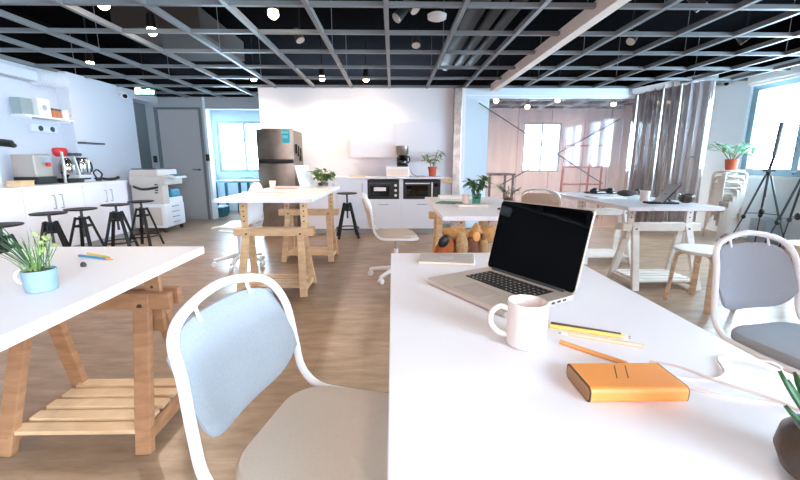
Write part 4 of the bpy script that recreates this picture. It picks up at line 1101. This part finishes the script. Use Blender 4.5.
for i, (y, z, hh) in enumerate([(.2, 1.42, .14), (.33, 1.4, .16), (.45, 1.37, .2)]):
    tag(MB().box(-1.785+.272, -1.785+.30, 6.1+y-.03, 6.1+y+.03, z-hh, z).build('magnet_hook', M['black']), ['black clip on the fridge side nearest its front', 'black clip in the middle of the fridge side', 'long black clip on the fridge side nearest the wall'][i], 'clip', 'black clips on the fridge side')

# ------------------------------------------------------------------ kitchen counter
KY = 6.3
tag(MB().box(-1.40, .82, KY-.01, YB-.022, .885, .915).build('worktop', M['cab_white'], bevel=.003), 'white kitchen worktop carrying coffee maker and terracotta plant', 'worktop')
def kcab(label, x0, x1, shelf, ndoor):
    t = thing('kitchen_cabinet', label, 'cabinet', ((x0+x1)/2, KY, 0), 0, 'kitchen base cabinets'); hw = (x1-x0)/2
    if shelf:
        c_ = MB(); c_.box(-hw+.001, hw-.001, .02, .62, .08, .56); c_.box(-hw+.001, -hw+.03, .02, .62, .56, .885); c_.box(hw-.03, hw-.001, .02, .62, .56, .885); c_.box(-hw+.03, hw-.03, .6, .62, .56, .885)
        c_.build('carcass', M['cab_white'], t)
        zt = .55
    else:
        MB().box(-hw+.001, hw-.001, .02, .62, .08, .885).build('carcass', M['cab_white'], t); zt = .88
    MB().box(-hw+.001, hw-.001, .06, .62, 0, .08).build('plinth', M['door_grey'], t)
    ww = 2*hw/ndoor
    for i in range(ndoor):
        a = -hw+ww*i+.002
        d = MB().box(a, a+ww-.004, .0, .019, .085, zt).build('door', M['cab_white'], t, bevel=.002)
        hd = MB()
        if shelf: hd.bar((a+ww/2-.08, -.012, zt-.07), (a+ww/2+.08, -.012, zt-.07), .012, .012)
        else: hd.bar((a+ww-.05, -.012, zt-.2), (a+ww-.05, -.012, zt-.06), .012, .012)
        hd.build('handle', M['copper_handle'], d)
kcab('white kitchen cabinet beside the fridge', -1.39, -.9, False, 1)
kcab('white kitchen cabinet behind the lone bar stool', -.9, -.44, False, 1)
kcab('white kitchen cabinet housing the left black oven', -.44, .135, True, 1)
kcab('white kitchen cabinet housing the right black microwave', .135, .80, True, 1)
def oven(label, x0, x1, dial):
    t = thing('microwave' if not dial else 'toaster_oven', label, 'microwave' if not dial else 'oven', ((x0+x1)/2, KY+.03, .562)); hw = (x1-x0)/2
    MB().box(-hw, hw, .0, .42, .0, .30).build('oven_case', M['black'], t, bevel=.004)
    k = .11 if dial else .15
    d = MB().box(-hw+.01, hw-k, -.012, .0, .015, .285).build('oven_door', M['black'], t, bevel=.003)
    MB().box(-hw+.05, hw-k-.05, -.014, -.012, .05, .22).build('oven_window', M['black_gloss'], d)
    MB().box(-hw+.03, hw-k-.02, -.03, -.012, .245, .26).build('door_handle', M['dark_grey'] if dial else M['alu_light'], d)
    if dial:
        for z in (.06, .14, .22): MB().cyl((hw-.055, -.02, z), (hw-.055, 0, z), .022, n=14).build('dial', M['alu_light'], t)
        MB().box(-hw+.1, hw-k-.1, -.0155, -.014, .13, .19).build('tray', M['alu_light'], d)
    else:
        MB().box(hw-k+.006, hw-k+.026, -.02, -.0, .03, .27).build('trim_strip', M['alu_light'], t)
        MB().box(hw-.1, hw-.03, -.006, 0, .2, .25).build('display', M['black_gloss'], t)
oven('black toaster oven with dials in the left kitchen niche', -.405, .10, True)
oven('black microwave with silver strip in the right kitchen niche', .17, .765, False)
tag(MB().box(.80, .95, KY+.0, KY+.3, .82, .90).build('cutting_board', M['pine'], bevel=.005), 'small wooden ledge at the right end of the kitchen worktop', 'ledge')
# wall cabinet
t = thing('wall_cabinet', 'long white cabinet hanging on the kitchen wall', 'cabinet', (.04, 6.65, 1.232))
MB().box(-.74, .745, .02, .298, 0, .56).build('carcass', M['cab_white'], t)
for a, b in ((-.74, .0), (.0, .745)): MB().box(a+.002, b-.002, 0, .019, -.004, .563).build('door', M['cab_white'], t, bevel=.002)
# coffee maker on a steel box
t = thing('bread_bin', 'brushed steel box under the coffee maker on the kitchen worktop', 'box', (.08, 6.6, .915))
MB().box(-.19, .19, -.12, .14, 0, .16).build('bin_body', M['alu_light'], t, bevel=.01); MB().box(-.17, .17, -.124, -.12, .02, .13).build('bin_door', M['alu'], t, bevel=.004)
t = thing('coffee_maker', 'black and steel drip coffee maker on the steel box', 'coffee maker', (.16, 6.6, 1.075))
MB().box(-.09, .09, -.1, .1, 0, .03).build('base', M['black'], t, bevel=.008)
MB().box(-.09, .09, .05, .1, .03, .3).build('tower', M['black'], t, bevel=.006)
MB().lathe([(.085, .19), (.1, .22), (.105, .33), (.1, .335), (.02, .34)], (0, -.0, 0), 26).build('brew_head', M['steel'], t, smooth=True)
MB().lathe([(.06, .035), (.08, .06), (.078, .12), (.055, .17), (.05, .18)], (0, -.03, 0), 26).build('carafe', M['carafe'], t, smooth=True)
MB().lathe([(.055, .17), (.06, .175), (.058, .19), (.02, .192)], (0, -.03, 0), 24).build('carafe_lid', M['black'], t, smooth=True)
MB().lathe([(.055, .037), (.076, .06), (.075, .1)], (0, -.03, 0), 24).build('coffee', M['brown_pot'], t, smooth=True)
MB().tube(smooth_path([(.06, -.06, .17), (.11, -.09, .15), (.11, -.09, .08), (.07, -.07, .06)], 5), .01, 8).build('carafe_handle', M['black'], t, smooth=True)
cb = MB().tube(smooth_path([(.27, 6.62, 1.08), (.31, 6.6, .98), (.38, 6.58, .925), (.46, 6.6, .92), (.53, 6.62, .92)], 6), .006, 6).build('appliance_cable', M['pine_dark'])
tag(cb, 'brown power cable on the worktop between coffee maker and terracotta plant', 'cable')
bush('potted_plant', 'sparse plant in a terracotta pot at the right end of the kitchen worktop', (.66, 6.6, .915), [(.05, 0), (.055, .006), (.07, .13), (.078, .135), (.078, .16), (.07, .16)], M['terracotta'], 46, .34, .34, .12, .05, [M['leaf_yellow'], M['leaf']], 5, .14)
# items at the left part of the worktop
tag(MB().box(-.72, -.45, 6.45, 6.6, .915, .935).build('chopping_board', M['pine'], bevel=.004), 'small wooden board lying on the kitchen worktop behind the bushy plant', 'board')

# ------------------------------------------------------------------ window room things
t = thing('desk', 'dark teal desk under the far window beyond the fridge', 'desk', (-3.3, 8.7, 0))
MB().box(-.5, .6, -.3, .3, .72, .76).build('desk_top', mat('desk_top_teal', (96, 168, 186), .4), t)
for x in (-.46, .04, .56):
    for y in (-.26, .26): MB().box(x-.025, x+.025, y-.025, y+.025, 0, .72).build('leg', M['teal_desk'], t)
t = thing('side_chair', 'pale blue chair standing behind the dark teal desk', 'chair', (-3.45, 9.26, 0))
MB().lathe([(.2, .44), (.22, .455), (.21, .47)], n=24).build('seat', M['panel_blue'], t, smooth=True)
MB().tube(smooth_path([(-.2, .12, .47), (-.2, .17, .75), (0, .2, .82), (.2, .17, .75), (.2, .12, .47)], 5), .02, 8).build('backrest', M['panel_blue'], t, smooth=True)
for x in (-.15, .15):
    for y in (-.12, .12): MB().cyl((x, y, 0), (x*.9, y*.9, .45), .014, n=8).build('leg', M['teal_desk'], t)
t = thing('floor_box', 'low teal storage box on the floor of the window room', 'box', (-3.85, 8.2+.25, 0))
MB().box(-.2, .25, -.15, .15, 0, .2).build('box_body', M['teal_desk'], t, bevel=.01); MB().box(-.21, .26, -.16, .16, .2, .23).build('box_lid', M['panel_blue'], t, bevel=.006)

# ------------------------------------------------------------------ light
wd = bpy.data.worlds.new('sky'); SC.world = wd; wd.use_nodes = True
nt = wd.node_tree; nt.nodes.clear(); L = nt.links.new
out = nt.nodes.new('ShaderNodeOutputWorld'); bg = nt.nodes.new('ShaderNodeBackground'); L(bg.outputs[0], out.inputs[0])
tc = nt.nodes.new('ShaderNodeTexCoord'); sp = nt.nodes.new('ShaderNodeSeparateXYZ'); L(tc.outputs['Generated'], sp.inputs[0])
cr = nt.nodes.new('ShaderNodeValToRGB')
e = cr.color_ramp.elements
e[0].position = .58; e[0].color = (1.42, 1.12, 1.13, 1)
e[1].position = .82; e[1].color = (9.0, 12.0, 14.6, 1)
mr = nt.nodes.new('ShaderNodeMapRange'); mr.inputs['From Min'].default_value = -1; mr.inputs['From Max'].default_value = 1
ad = nt.nodes.new('ShaderNodeMath'); ad.operation = 'MAXIMUM'
L(sp.outputs['X'], ad.inputs[0]); L(sp.outputs['Y'], ad.inputs[1]); L(ad.outputs[0], mr.inputs['Value']); L(mr.outputs[0], cr.inputs['Fac'])
L(cr.outputs['Color'], bg.inputs['Color']); bg.inputs['Strength'].default_value = 1.6

vs = SC.view_settings
SC.display_settings.display_device = 'sRGB'
vs.view_transform = 'Standard'; vs.look = 'None'; vs.gamma = 1; vs.use_curve_mapping = False
vs.exposure = 1.0
SC.cycles.max_bounces = 10; SC.cycles.diffuse_bounces = 5; SC.cycles.transparent_max_bounces = 16
SC.cycles.sample_clamp_indirect = 6
